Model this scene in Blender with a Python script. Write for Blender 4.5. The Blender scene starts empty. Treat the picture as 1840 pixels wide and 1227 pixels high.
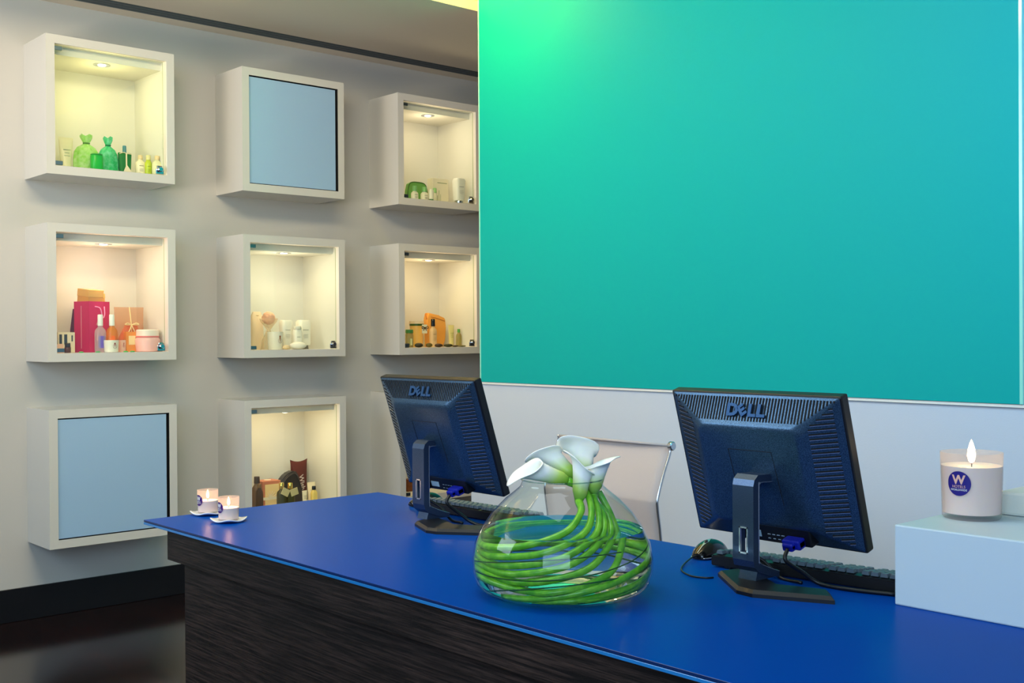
import bpy, bmesh, math, random
from mathutils import Vector, Matrix
random.seed(7)
PI = math.pi
SC = bpy.context.scene
COL = SC.collection

# ------------------------------------------------------------------ camera
F_PX, YAW, PITCH, ROLL = 2040.55, 0.8411, -0.0066, -0.0061
CAM = Vector((5.5095, 0.0, 1.33))
_fw = Vector((-math.sin(YAW)*math.cos(PITCH), math.cos(YAW)*math.cos(PITCH), math.sin(PITCH)))
_r0 = Vector((math.cos(YAW), math.sin(YAW), 0)); _u0 = _r0.cross(_fw)
_rt = _r0*math.cos(ROLL) + _u0*math.sin(ROLL)
_up = -_r0*math.sin(ROLL) + _u0*math.cos(ROLL)
cd = bpy.data.cameras.new('camera'); cam = bpy.data.objects.new('camera', cd); COL.objects.link(cam)
cd.sensor_width = 36.0; cd.lens = F_PX/1840*36.0; cd.clip_start = 0.05
m3 = Matrix((_rt, _up, -_fw)).transposed()
cam.matrix_world = Matrix.Translation(CAM) @ m3.to_4x4()
SC.camera = cam
SC.view_settings.view_transform = 'Standard'; SC.view_settings.look = 'None'
SC.view_settings.gamma = 1.0; SC.view_settings.use_curve_mapping = False
SC.view_settings.exposure = -0.2

def ray(u, v): return _fw + _rt*((u-920)/F_PX) - _up*((v-613.5)/F_PX)
def pz(u, v, z): d = ray(u, v); return CAM + d*((z-CAM.z)/d.z)
def px(u, v, x): d = ray(u, v); return CAM + d*((x-CAM.x)/d.x)
def py(u, v, y): d = ray(u, v); return CAM + d*((y-CAM.y)/d.y)
def pd(u, v, dep): return CAM + ray(u, v)*dep
def depth(P): return (Vector(P)-CAM).dot(_fw)

# ------------------------------------------------------------------ world and lights
w = bpy.data.worlds.new('world'); SC.world = w; w.use_nodes = True
bg = w.node_tree.nodes['Background']; bg.inputs[0].default_value = (0.62, 0.72, 1.0, 1); bg.inputs[1].default_value = 0.42

def area(name, loc, target, size, power, color, sy=None, spread=None):
    l = bpy.data.lights.new(name, 'AREA'); l.energy = power; l.color = color
    l.shape = 'RECTANGLE' if sy else 'SQUARE'; l.size = size
    if sy: l.size_y = sy
    if spread: l.spread = spread
    o = bpy.data.objects.new(name, l); COL.objects.link(o); o.location = loc
    o.rotation_euler = (Vector(target)-Vector(loc)).to_track_quat('-Z', 'Y').to_euler()
    return o
def spot(name, loc, target, power, color, angle=60, blend=0.8, radius=0.05):
    l = bpy.data.lights.new(name, 'SPOT'); l.energy = power; l.color = color
    l.spot_size = math.radians(angle); l.spot_blend = blend; l.shadow_soft_size = radius
    o = bpy.data.objects.new(name, l); COL.objects.link(o); o.location = loc
    o.rotation_euler = (Vector(target)-Vector(loc)).to_track_quat('-Z', 'Y').to_euler()
    return o
# daylight from the open side of the room (behind and right of the camera)
area('window_daylight', (6.5, -1.8, 2.3), (2.0, 3.0, 0.9), 2.6, 120, (0.52, 0.77, 1.0), 1.8)
# room ceiling lights, then two fills added for monitors and soffit
area('ceiling_wash_desk', (3.6, 1.2, 3.12), (3.5, 1.9, 0.8), 1.6, 30, (0.80, 0.90, 1.0), 1.0)
area('ceiling_wash_shelves', (2.9, 1.45, 3.16), (0.0, 3.0, 1.3), 1.8, 78, (1.0, 0.80, 0.48), 0.35)
area('monitor_fill', (1.5, -1.3, 2.88), (3.2, 1.6, 1.0), 1.8, 100, (0.70, 0.86, 1.0), 1.6)  # added fill, gives the monitors' top slopes their bright reflection
area('soffit_fill', (2.2, -1.2, 1.6), (0.75, 2.3, 2.93), 1.0, 20, (1.0, 0.86, 0.68), 0.8, math.radians(70))  # added fill aimed upward to brighten the soffit, no fixture here
# coloured wash on the glass wall panel
spot('green_wash_lamp', (1.55, 2.98, 3.12), (1.50, 3.6, 2.75), 56, (1.0, 0.74, 0.05), 125, 1.0, 0.12)
spot('blue_wash_lamp', (4.9, 2.2, 2.6), (3.7, 3.6, 1.7), 110, (0.02, 0.55, 1.0), 90, 1.0, 0.2)

# ------------------------------------------------------------------ helpers
def lin(c):
    return tuple(((x/255)/12.92 if x/255 <= 0.04045 else ((x/255+0.055)/1.055)**2.4) for x in c) + (1,)
def bsdf(m): return m.node_tree.nodes['Principled BSDF']
def mat(name, rgb, rough=0.5, metal=0.0, spec=0.5, coat=0.0, trans=0.0, ior=1.45, emit=None, es=0.0, alpha=1.0, noise=None, bump=None, sss=0):
    m = bpy.data.materials.new(name); m.use_nodes = True; b = bsdf(m); N = m.node_tree.nodes; L = m.node_tree.links
    b.inputs['Base Color'].default_value = lin(rgb); b.inputs['Roughness'].default_value = rough
    b.inputs['Metallic'].default_value = metal; b.inputs['Specular IOR Level'].default_value = spec
    b.inputs['Coat Weight'].default_value = coat; b.inputs['Coat Roughness'].default_value = 0.05
    b.inputs['Transmission Weight'].default_value = trans; b.inputs['IOR'].default_value = ior
    b.inputs['Alpha'].default_value = alpha
    if sss:
        b.inputs['Subsurface Weight'].default_value = sss; b.inputs['Subsurface Radius'].default_value = (0.02, 0.015, 0.01)
    if emit: b.inputs['Emission Color'].default_value = lin(emit); b.inputs['Emission Strength'].default_value = es
    if noise:   # (scale, rgb2, stretch xyz)
        tc = N.new('ShaderNodeTexCoord'); mp = N.new('ShaderNodeMapping'); nz = N.new('ShaderNodeTexNoise'); rp = N.new('ShaderNodeValToRGB')
        mp.inputs['Scale'].default_value = noise[2] if len(noise) > 2 else (1, 1, 1)
        nz.inputs['Scale'].default_value = noise[0]; nz.inputs['Detail'].default_value = 6
        L.new(tc.outputs['Object'], mp.inputs['Vector']); L.new(mp.outputs[0], nz.inputs['Vector']); L.new(nz.outputs['Fac'], rp.inputs[0])
        rp.color_ramp.elements[0].position = 0.35; rp.color_ramp.elements[1].position = 0.68
        rp.color_ramp.elements[0].color = lin(rgb); rp.color_ramp.elements[1].color = lin(noise[1])
        L.new(rp.outputs[0], b.inputs['Base Color'])
    if bump:    # (scale, strength)
        tc = N.new('ShaderNodeTexCoord'); nz = N.new('ShaderNodeTexNoise'); bp = N.new('ShaderNodeBump')
        nz.inputs['Scale'].default_value = bump[0]; bp.inputs['Strength'].default_value = bump[1]; bp.inputs['Distance'].default_value = 0.001
        L.new(tc.outputs['Object'], nz.inputs['Vector']); L.new(nz.outputs['Fac'], bp.inputs['Height']); L.new(bp.outputs[0], b.inputs['Normal'])
    return m
def thin_glass(name, tint=(255, 255, 255), ior=1.45, rough=0.02, haze=0.0, hazergb=(255, 255, 255), gain=1.0):
    m = bpy.data.materials.new(name); m.use_nodes = True; N = m.node_tree.nodes; L = m.node_tree.links; N.clear()
    o = N.new('ShaderNodeOutputMaterial'); t = N.new('ShaderNodeBsdfTransparent'); g = N.new('ShaderNodeBsdfGlossy'); f = N.new('ShaderNodeLayerWeight'); mx = N.new('ShaderNodeMixShader')
    t.inputs[0].default_value = lin(tint); g.inputs['Roughness'].default_value = rough; f0 = ((ior-1)/(ior+1))**2
    pw = N.new('ShaderNodeMath'); pw.operation = 'POWER'; pw.inputs[1].default_value = 5.0; L.new(f.outputs['Facing'], pw.inputs[0])
    ml = N.new('ShaderNodeMath'); ml.operation = 'MULTIPLY_ADD'; ml.inputs[1].default_value = (1-f0)*gain; ml.inputs[2].default_value = f0*gain; ml.use_clamp = True
    L.new(pw.outputs[0], ml.inputs[0]); L.new(ml.outputs[0], mx.inputs[0]); L.new(t.outputs[0], mx.inputs[1]); L.new(g.outputs[0], mx.inputs[2])
    last = mx
    if haze:
        d = N.new('ShaderNodeBsdfDiffuse'); tl = N.new('ShaderNodeBsdfTranslucent'); a = N.new('ShaderNodeMixShader'); h = N.new('ShaderNodeMixShader')
        d.inputs[0].default_value = lin(hazergb); tl.inputs[0].default_value = lin(hazergb)
        L.new(d.outputs[0], a.inputs[1]); L.new(tl.outputs[0], a.inputs[2]); h.inputs[0].default_value = haze
        L.new(mx.outputs[0], h.inputs[1]); L.new(a.outputs[0], h.inputs[2]); last = h
    L.new(last.outputs[0], o.inputs[0]); return m

def tag(o, label=None, cat=None, group=None, kind=None):
    if label: o['label'] = label
    if cat: o['category'] = cat
    if group: o['group'] = group
    if kind: o['kind'] = kind
    return o
def link(name, bm, mats, parent=None, smooth=False, loc=None):
    me = bpy.data.meshes.new(name)
    bmesh.ops.recalc_face_normals(bm, faces=bm.faces)
    if smooth:
        for f in bm.faces: f.smooth = True
        if smooth is not True:
            for e in bm.edges:
                if len(e.link_faces) == 2 and e.calc_face_angle(0) > smooth: e.smooth = False
    bm.to_mesh(me); bm.free()
    for m in (mats if isinstance(mats, (list, tuple)) else [mats]): me.materials.append(m)
    o = bpy.data.objects.new(name, me); COL.objects.link(o)
    if parent: o.parent = parent
    if loc is not None: o.location = loc
    return o
def root(name, loc, label, cat, group=None, rz=0):
    o = bpy.data.objects.new(name, None); COL.objects.link(o); o.location = loc; o.rotation_euler = (0, 0, rz)
    o.empty_display_size = 0.05
    return tag(o, label, cat, group)
def struct(name, bm, m, parent=None, **k):
    o = link(name, bm, m, parent, **k)
    if not parent: o['kind'] = 'structure'
    return o
def copy_tree(o, parent=None):
    c = o.copy(); COL.objects.link(c)
    if parent: c.parent = parent
    for ch in list(o.children): copy_tree(ch, c)
    return c
def BM(): return bmesh.new()
def box(bm, x0, x1, y0, y1, z0, z1, mi=0, bev=0.0, M=None):
    r = bmesh.ops.create_cube(bm, size=1.0)
    vs = r['verts']
    for v in vs: v.co = Vector(((x0+x1)/2 + v.co.x*(x1-x0), (y0+y1)/2 + v.co.y*(y1-y0), (z0+z1)/2 + v.co.z*(z1-z0)))
    fs = {f for v in vs for f in v.link_faces}
    for f in fs: f.material_index = mi
    if bev:
        es = list({e for v in vs for e in v.link_edges})
        rr = bmesh.ops.bevel(bm, geom=es, offset=bev, segments=2, affect='EDGES', profile=0.5)
        vs = list({v for f in rr['faces'] for v in f.verts} | {v for v in vs if v.is_valid})
        for f in rr['faces']: f.material_index = mi
    if M is not None:
        for v in vs: v.co = M @ v.co
    return vs
def prism(bm, pts, axis, a, b, mi=0):
    """polygon pts (2D) extruded along axis 'x','y','z' from a to b"""
    def P(p, t): return {'x': (t, p[0], p[1]), 'y': (p[0], t, p[1]), 'z': (p[0], p[1], t)}[axis]
    A = [bm.verts.new(P(p, a)) for p in pts]; B = [bm.verts.new(P(p, b)) for p in pts]
    n = len(pts); fs = [bm.faces.new(A), bm.faces.new(B[::-1])]
    for i in range(n): fs.append(bm.faces.new((A[i], B[i], B[(i+1) % n], A[(i+1) % n])))
    for f in fs: f.material_index = mi
    return A+B
def loft(bm, secs, seg=24, mi=0, cap=True):
    """secs: (cx,cy,cz,rx,ry,power)"""
    rings = []
    for s in secs:
        cx, cy, cz, rx, ry = s[:5]; p = s[5] if len(s) > 5 else 2.0
        ring = []
        for i in range(seg):
            a = 2*PI*i/seg; c, n = math.cos(a), math.sin(a)
            ring.append(bm.verts.new((cx + rx*math.copysign(abs(c)**(2/p), c), cy + ry*math.copysign(abs(n)**(2/p), n), cz)))
        rings.append(ring)
    for r in range(len(rings)-1):
        for i in range(seg):
            f = bm.faces.new((rings[r][i], rings[r][(i+1) % seg], rings[r+1][(i+1) % seg], rings[r+1][i])); f.material_index = mi
    if cap:
        for ring in (rings[0], rings[-1]):
            f = bm.faces.new(ring); f.material_index = mi
    return rings
def lathe(bm, prof, seg=32, mi=0, cx=0, cy=0, cap=True):
    return loft(bm, [(cx, cy, z, max(r, 1e-5), max(r, 1e-5)) for r, z in prof], seg, mi, cap)
def catmull(P, n=8):
    P = [Vector(p) for p in P]; Q = [P[0]*2-P[1]] + P + [P[-1]*2-P[-2]]; out = []
    for i in range(1, len(Q)-2):
        a, b, c, d = Q[i-1:i+3]
        for k in range(n):
            t = k/n
            out.append(0.5*((2*b) + (c-a)*t + (2*a-5*b+4*c-d)*t*t + (3*b-a-3*c+d)*t**3))
    out.append(P[-1]); return out
def tube(bm, pts, r, seg=10, mi=0):
    pts = [Vector(p) for p in pts]; n = len(pts); rings = []
    t0 = (pts[1]-pts[0]).normalized(); ref = Vector((0, 0, 1)) if abs(t0.z) < 0.9 else Vector((1, 0, 0))
    nrm = t0.cross(ref).normalized()
    for i, p in enumerate(pts):
        t = (pts[min(i+1, n-1)]-pts[max(i-1, 0)]).normalized()
        nrm = (nrm - t*nrm.dot(t)).normalized(); b = t.cross(nrm)
        rr = r[i] if isinstance(r, (list, tuple)) else r
        rings.append([bm.verts.new(p + (nrm*math.cos(2*PI*k/seg)+b*math.sin(2*PI*k/seg))*rr) for k in range(seg)])
    for i in range(n-1):
        for k in range(seg):
            f = bm.faces.new((rings[i][k], rings[i][(k+1) % seg], rings[i+1][(k+1) % seg], rings[i+1][k])); f.material_index = mi
    for rg in (rings[0], rings[-1]): f = bm.faces.new(rg); f.material_index = mi
def text_bm(s, size, ext=0.0004, offset=0.0, align='CENTER'):
    """text in the local XY plane, centred, as a bmesh"""
    c = bpy.data.curves.new('lettering_curve', 'FONT'); c.body = s; c.size = size; c.extrude = ext; c.offset = offset
    c.align_x = align; c.align_y = 'CENTER'; c.resolution_u = 3
    o = bpy.data.objects.new('lettering_curve', c); COL.objects.link(o)
    dg = bpy.context.evaluated_depsgraph_get(); dg.update()
    me = bpy.data.meshes.new_from_object(o.evaluated_get(dg)); bm = bmesh.new(); bm.from_mesh(me)
    bpy.data.meshes.remove(me); bpy.data.objects.remove(o); bpy.data.curves.remove(c)
    return bm
def xf(bm, M, verts=None):
    for v in (verts or bm.verts): v.co = M @ v.co
def join(dst, src, mi=None):
    me = bpy.data.meshes.new('tmp'); src.to_mesh(me); src.free()
    n0 = len(dst.faces); dst.from_mesh(me); bpy.data.meshes.remove(me)
    if mi is not None:
        dst.faces.ensure_lookup_table()
        for f in dst.faces[n0:]: f.material_index = mi
    return dst
def FRONTX():  # text plane (x right, y up) -> faces +X, reading direction along +Y
    return Matrix(((0, 0, 1, 0), (1, 0, 0, 0), (0, 1, 0, 0), (0, 0, 0, 1)))

# ------------------------------------------------------------------ materials
M_wall = mat('white_wall_paint', (192, 190, 184), 0.55, bump=(60, 0.05))
M_lowwall = mat('white_plaster', (192, 200, 214), 0.7, bump=(180, 0.25))
M_ceil = mat('matte_ceiling_paint', (214, 204, 190), 0.9)
M_tray = mat('ceiling_tray_paint', (246, 238, 200), 0.9)
M_lacq = mat('white_lacquer', (206, 203, 196), 0.22, coat=0.3)
M_inner = mat('shelf_interior_white', (226, 222, 212), 0.45)
M_dark = mat('dark_recess', (12, 12, 14), 0.8)
M_teal = mat('back_painted_teal_glass', (14, 162, 160), 0.5, spec=0.12)
M_edge = mat('glass_edge_aqua', (150, 225, 205), 0.2, coat=0.5)
M_trim = mat('cream_trim', (228, 226, 220), 0.5)
M_base = mat('black_baseboard', (10, 10, 14), 0.35)
M_blue = mat('blue_back_painted_glass', (0, 64, 152), 0.30, spec=0.25, ior=1.12)
M_blue_edge = mat('cyan_glass_edge', (30, 120, 190), 0.15, coat=0.5)
M_blue_dark = mat('dark_blue_glass_edge', (8, 40, 90), 0.2)
M_frost = mat('frosted_blue_glass', (156, 188, 218), 0.3, coat=0.3)
M_chrome = mat('chrome', (200, 204, 210), 0.12, 1.0)
M_steel = mat('brushed_hinge_metal', (120, 140, 150), 0.35, 1.0)
M_black = mat('black_plastic', (14, 15, 18), 0.4)
M_blackgloss = mat('gloss_black_plastic', (10, 10, 12), 0.15)
M_mon = mat('speckled_charcoal_plastic', (30, 52, 72), 0.31, 0.62, bump=(500, 0.05), noise=(700, (74, 104, 132)))
M_stand = mat('metallic_grey_stand_paint', (60, 78, 104), 0.36, 0.75, bump=(500, 0.06), noise=(600, (78, 94, 118)))
M_silver = mat('silver_trim', (190, 196, 205), 0.25, 0.8)
M_logo = mat('blue_steel_logo', (34, 70, 110), 0.45, 0.6)
M_lamp = mat('halogen_lamp_face', (255, 240, 220), 0.5, emit=(255, 236, 205), es=14)
M_glass = thin_glass('clear_door_glass', (250, 253, 250), 1.45, 0.01)
M_gedge = mat('door_glass_edge', (150, 165, 120), 0.2)
M_cup = thin_glass('frosted_candle_glass', (250, 244, 242), 1.35, 0.25, 0.16, (244, 240, 240), gain=0.4)
M_vase = thin_glass('vase_glass', (247, 252, 250), 1.5, 0.0, gain=0.8)
M_wax = mat('white_wax', (250, 240, 236), 0.5, sss=0.8)
M_flame = mat('candle_flame', (255, 200, 120), 0.5, emit=(255, 226, 160), es=22)
M_purple = mat('purple_sticker', (70, 28, 110), 0.4)
M_navy = mat('navy_sticker', (36, 26, 120), 0.4)
M_copper = mat('copper_print', (226, 178, 160), 0.4)
M_white = mat('white_plastic', (236, 234, 228), 0.35)
M_ceramic = mat('white_ceramic', (236, 236, 238), 0.15, coat=0.4)
M_stem = mat('green_stem', (84, 168, 20), 0.3, coat=0.2, noise=(60, (136, 204, 44)))
M_blade = mat('dark_green_blade', (20, 84, 28), 0.4)
M_spadix = mat('yellow_spadix', (226, 190, 50), 0.6)
M_mesh = mat('beige_mesh_fabric', (176, 167, 167), 0.85, bump=(500, 0.5))
M_alu = mat('polished_aluminium', (196, 198, 204), 0.2, 0.9)

def wood_mat(name, c1, c2, rough, planks=None, axis='Y'):
    m = bpy.data.materials.new(name); m.use_nodes = True; N = m.node_tree.nodes; L = m.node_tree.links; b = bsdf(m)
    tc = N.new('ShaderNodeTexCoord'); mp = N.new('ShaderNodeMapping'); nz = N.new('ShaderNodeTexNoise'); rp = N.new('ShaderNodeValToRGB')
    mp.inputs['Scale'].default_value = (1.6, 30, 55) if axis == 'X' else (40, 1.6, 40)
    nz.inputs['Scale'].default_value = 4; nz.inputs['Detail'].default_value = 10; nz.inputs['Roughness'].default_value = 0.72
    L.new(tc.outputs['Object'], mp.inputs['Vector']); L.new(mp.outputs[0], nz.inputs['Vector']); L.new(nz.outputs['Fac'], rp.inputs[0])
    rp.color_ramp.elements[0].position = 0.44; rp.color_ramp.elements[1].position = 0.66
    rp.color_ramp.elements[0].color = lin(c1); rp.color_ramp.elements[1].color = lin(c2)
    n2 = N.new('ShaderNodeTexNoise'); n2.inputs['Scale'].default_value = 2.2; n2.inputs['Detail'].default_value = 3
    L.new(tc.outputs['Object'], n2.inputs['Vector'])
    mx = N.new('ShaderNodeMixRGB'); mx.blend_type = 'MULTIPLY'; mx.inputs[0].default_value = 0.8
    r2 = N.new('ShaderNodeValToRGB'); r2.color_ramp.elements[0].position = 0.3; r2.color_ramp.elements[1].position = 0.7
    r2.color_ramp.elements[0].color = (0.35, 0.33, 0.35, 1); r2.color_ramp.elements[1].color = (1, 0.92, 0.9, 1)
    L.new(n2.outputs['Fac'], r2.inputs[0]); L.new(rp.outputs[0], mx.inputs[1]); L.new(r2.outputs[0], mx.inputs[2])
    out = mx.outputs[0]
    if planks:
        br = N.new('ShaderNodeTexBrick'); br.inputs['Color1'].default_value = (1, 1, 1, 1); br.inputs['Color2'].default_value = (0.7, 0.62, 0.6, 1)
        br.inputs['Mortar'].default_value = (0.25, 0.2, 0.2, 1); br.inputs['Scale'].default_value = 1.0
        br.inputs['Mortar Size'].default_value = 0.0025; br.inputs['Brick Width'].default_value = 1.4; br.inputs['Row Height'].default_value = 0.12
        mp2 = N.new('ShaderNodeMapping'); L.new(tc.outputs['Object'], mp2.inputs['Vector']); L.new(mp2.outputs[0], br.inputs['Vector'])
        m2 = N.new('ShaderNodeMixRGB'); m2.blend_type = 'MULTIPLY'; m2.inputs[0].default_value = 1
        L.new(out, m2.inputs[1]); L.new(br.outputs[0], m2.inputs[2]); out = m2.outputs[0]
    L.new(out, b.inputs['Base Color']); b.inputs['Roughness'].default_value = rough
    bp = N.new('ShaderNodeBump'); b.inputs['Specular IOR Level'].default_value = 0.3 if not planks else 0.6; bp.inputs['Strength'].default_value = 0.3 if not planks else 0.03; bp.inputs['Distance'].default_value = 0.002
    L.new(nz.outputs['Fac'], bp.inputs['Height']); L.new(bp.outputs[0], b.inputs['Normal'])
    return m
M_floor = wood_mat('dark_wood_planks', (22, 9, 7), (56, 26, 20), 0.12, planks=True, axis='X')
M_wood = wood_mat('espresso_wood', (15, 10, 9), (74, 58, 52), 0.45, axis='X')

# ------------------------------------------------------------------ room
D = 0.2877; CW, CH, FT = 0.6137, 0.6322, 0.0394
YC = {1: 1.8586, 2: 2.8384, 3: 3.8146}
ZR = {1: 2.7017, 2: 1.8475, 3: 0.9974}
ZC = 2.9266
TY = 3.6
XB = -0.08           # back of the recessed interiors
# left wall as a slab with openings where the display boxes are let in
bm = BM()
ys = sorted([-1.5, 6.0] + [YC[c]+d for c in YC for d in (0.02, CW-0.02)])
zs = sorted([0.0, 3.3] + [ZR[r]-d for r in ZR for d in (0.02, CH-0.02)])
def hole(y, z):
    return any(YC[c]+0.02 < y < YC[c]+CW-0.02 for c in YC) and any(ZR[r]-CH+0.02 < z < ZR[r]-0.02 for r in ZR)
V = {}
def gv(y, z, x):
    k = (round(y, 5), round(z, 5), x)
    if k not in V: V[k] = bm.verts.new((x, y, z))
    return V[k]
for i in range(len(ys)-1):
    for j in range(len(zs)-1):
        if hole((ys[i]+ys[i+1])/2, (zs[j]+zs[j+1])/2): continue
        bm.faces.new((gv(ys[i], zs[j], 0.0), gv(ys[i+1], zs[j], 0.0), gv(ys[i+1], zs[j+1], 0.0), gv(ys[i], zs[j+1], 0.0)))
ex = bmesh.ops.extrude_face_region(bm, geom=list(bm.faces))
for e in ex['geom']:
    if isinstance(e, bmesh.types.BMVert): e.co.x -= 0.12
struct('wall_left', bm, M_wall)
bm = BM(); box(bm, 0, 0.012, -1.5, 6.0, 0.0, 0.1544, bev=0.002); struct('baseboard_left', bm, M_base)
bm = BM(); box(bm, -0.12, 7.5, -2.5, 6.0, -0.05, 0); struct('floor', bm, M_floor)
bm = BM(); box(bm, -0.0, 0.1037, -1.5, 6.0, ZC, ZC+0.05); box(bm, 0.2177, 1.2088, -1.5, 6.0, ZC, ZC+0.05)
box(bm, 0.1037, 0.2177, -1.5, 6.0, ZC+0.04, ZC+0.05)
struct('ceiling', bm, M_ceil)
bm = BM(); box(bm, -0.12, 7.5, -2.5, 6.0, 3.22, 3.3); struct('ceiling_tray', bm, M_tray)
# feature wall behind the desk
TX0, TX1, TZ, LX0 = 1.2614, 3.910, 1.098, 1.1745
bm = BM(); box(bm, LX0, 6.2, TY, TY+0.25, 0, TZ-0.001); box(bm, TX0+0.004, 6.2, TY+0.004, TY+0.25, TZ-0.001, 3.22); struct('wall_back', bm, M_lowwall)
bm = BM(); box(bm, TX0+0.005, 6.2, TY-0.008, TY+0.004, TZ-0.012, TZ-0.001, bev=0.001); struct('trim_1', bm, M_trim)
g = root('glass_wall_panel', (TX0, TY, TZ), 'large teal green back-painted glass panel on wall behind desk', 'wall panel')
bm = BM(); box(bm, 0.008, TX1-TX0-0.006, -0.012, 0.003, 0.0, 3.219-TZ); link('glass_sheet', bm, M_teal, g)
bm = BM(); box(bm, 0.0, 0.008, -0.012, 0.003, 0.0, 3.219-TZ); box(bm, TX1-TX0-0.006, TX1-TX0+0.004, -0.013, 0.003, 0.0, 3.219-TZ); link('polished_edge', bm, M_edge, g)
# far end wall of the passage
bm = BM(); box(bm, -0.12, 7.5, 6.0, 6.1, 0, 3.3); struct('wall_end', bm, M_wall)
# linear slot diffuser
g = root('slot_diffuser', (0.1607, 2.0, ZC), 'long black slotted linear air diffuser set in ceiling along shelf wall', 'air vent')
bm = BM(); box(bm, -0.056, 0.056, -3.4, 3.9, 0.03, 0.039); link('plenum', bm, M_dark, g)
for k in range(4):
    bm = BM(); x = -0.055 + k*0.0365; box(bm, x-0.001, x+0.004, -3.4, 3.9, 0.0, 0.03); link('slat', bm, mat('diffuser_slat_%d' % k, (92, 98, 100), 0.5), g)
# cove light strip on the soffit edge
g = root('cove_light_strip', (0.95, 2.6, ZC+0.05), 'yellow light strip hidden on top of ceiling soffit edge', 'light')
bm = BM(); box(bm, -0.02, 0.02, -3.9, 3.3, 0.0, 0.03); link('lamp_tube', bm, mat('yellow_lamp_tube', (255, 235, 120), 0.5, emit=(255, 222, 120), es=45), g)

# ------------------------------------------------------------------ display boxes
WARM = {(1, 1): (1.0, 0.86, 0.36), (1, 3): (1.0, 0.80, 0.54), (2, 1): (1.0, 0.68, 0.48), (2, 2): (1.0, 0.86, 0.60), (2, 3): (1.0, 0.74, 0.44), (3, 2): (1.0, 0.80, 0.48), (3, 3): (1.0, 0.76, 0.5)}
PWR = {(1, 1): 1.6, (1, 3): 1.7, (2, 1): 2.2, (2, 2): 2.0, (2, 3): 2.0, (3, 2): 2.0, (3, 3): 1.0}
LAB = {(1, 1): 'top left white wall display box holding green gift bags', (1, 3): 'top right white wall display box beside teal panel, green pouch inside',
       (2, 1): 'middle left white wall display box with magenta gift bag inside', (2, 2): 'centre white wall display box with white bottles and oval soap',
       (2, 3): 'middle right white wall display box holding tan leather bag', (3, 2): 'lower white wall display box with maroon cushion and gold topped bottles',
       (3, 3): 'bottom right white wall display box mostly hidden behind left monitor',
       (1, 2): 'upper wall box closed by pale blue frosted glass pane, between two lit boxes', (3, 1): 'bottom left wall box closed by pale blue frosted glass pane'}
def box_body(name, loc, inner_mat, lab, solid=False):
    g = root(name, loc, lab, 'display box' if not solid else 'wall box')
    bm = BM(); B = XB + 0.0
    # four walls of the box, then back
    box(bm, B, D, 0, FT, -CH+FT, -FT, 0); box(bm, B, D, CW-FT, CW, -CH+FT, -FT, 0)
    box(bm, B, D, 0, CW, -FT, 0, 0); box(bm, B, D, 0, CW, -CH, -CH+FT, 0)
    for f in bm.faces: f.material_index = 0
    bmesh.ops.remove_doubles(bm, verts=bm.verts, dist=1e-6)
    # inner faces get the interior finish
    for f in bm.faces:
        c = f.calc_center_median(); n = f.normal
        if FT-1e-3 <= c.y <= CW-FT+1e-3 and -CH+FT-1e-3 <= c.z <= -FT+1e-3 and c.x < D-1e-3: f.material_index = 1
    box(bm, B-0.01, B, 0, CW, -CH, 0, 1)
    link('box_body', bm, [M_lacq, inner_mat], g)
    return g
SH = {}
for (r, c), lab in LAB.items():
    y0, z0 = YC[c], ZR[r]
    if (r, c) in ((1, 2), (3, 1)):
        g = box_body('wall_box', (0, y0, z0), M_dark, lab, True)
        bm = BM(); box(bm, D-0.014, D-0.006, FT+0.002, CW-FT-0.012, -CH+FT+0.004, -FT-0.006, bev=0.001); link('glass_pane', bm, M_frost, g)
        continue
    g = box_body('display_box', (0, y0, z0), M_inner, lab)
    zf = -FT-0.036
    bm = BM(); box(bm, XB, D-0.062, FT, CW-FT, zf, -FT+0.001); link('dropped_lid', bm, M_inner, g)
    # downlight
    lx, ly = 0.165, CW*0.5
    bm = BM(); lathe(bm, [(0.040, 0.0), (0.040, -0.003), (0.030, -0.004), (0.026, -0.001)], 28)
    dl = link('downlight_ring', bm, M_silver, g, smooth=0.6, loc=(lx, ly, zf))
    bm = BM(); lathe(bm, [(0.018, -0.0015), (0.018, -0.005), (0.010, -0.0065)], 20); link('lamp_face', bm, M_lamp, dl, smooth=True)
    l = bpy.data.lights.new('downlight_lamp', 'POINT'); l.energy = PWR[(r, c)]; l.color = WARM[(r, c)]; l.shadow_soft_size = 0.035
    lo = bpy.data.objects.new('downlight_lamp', l); COL.objects.link(lo); lo.parent = g; lo.location = (lx, ly, zf-0.13)
    # glass door with hinges and lock
    gx = D-0.010
    bm = BM(); box(bm, gx-0.005, gx, FT+0.002, CW-FT-0.014, -CH+FT+0.002, -FT-0.006)
    for f in bm.faces:
        if abs(f.normal.x) < 0.5: f.material_index = 1
    d = link('glass_door', bm, [M_glass, M_gedge], g)
    for zz in (-FT-0.010, -CH+FT+0.022):
        bm = BM(); box(bm, gx-0.010, gx+0.004, FT+0.001, FT+0.036, zz-0.018, zz, bev=0.0012); link('hinge', bm, M_steel, d)
    bm = BM(); yk, zk = CW-FT-0.035, -CH+FT+0.024
    box(bm, gx, gx+0.006, yk-0.020, yk+0.020, zk-0.020, zk+0.006, bev=0.002); box(bm, gx, gx+0.0055, yk-0.014, yk+0.014, zk, zk+0.020, bev=0.004)
    k = link('door_lock', bm, M_chrome, d)
    bm = BM(); prof = [(0.013, 0.0), (0.013, 0.012), (0.010, 0.015), (0.004, 0.015)]
    lathe(bm, prof, 20); xf(bm, Matrix.Translation((gx+0.005, yk, zk+0.002)) @ Matrix.Rotation(PI/2, 4, 'Y')); link('lock_cylinder', bm, M_chrome, k, smooth=0.6)
    SH[(r, c)] = z0-CH+FT
exec_items = []

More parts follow.
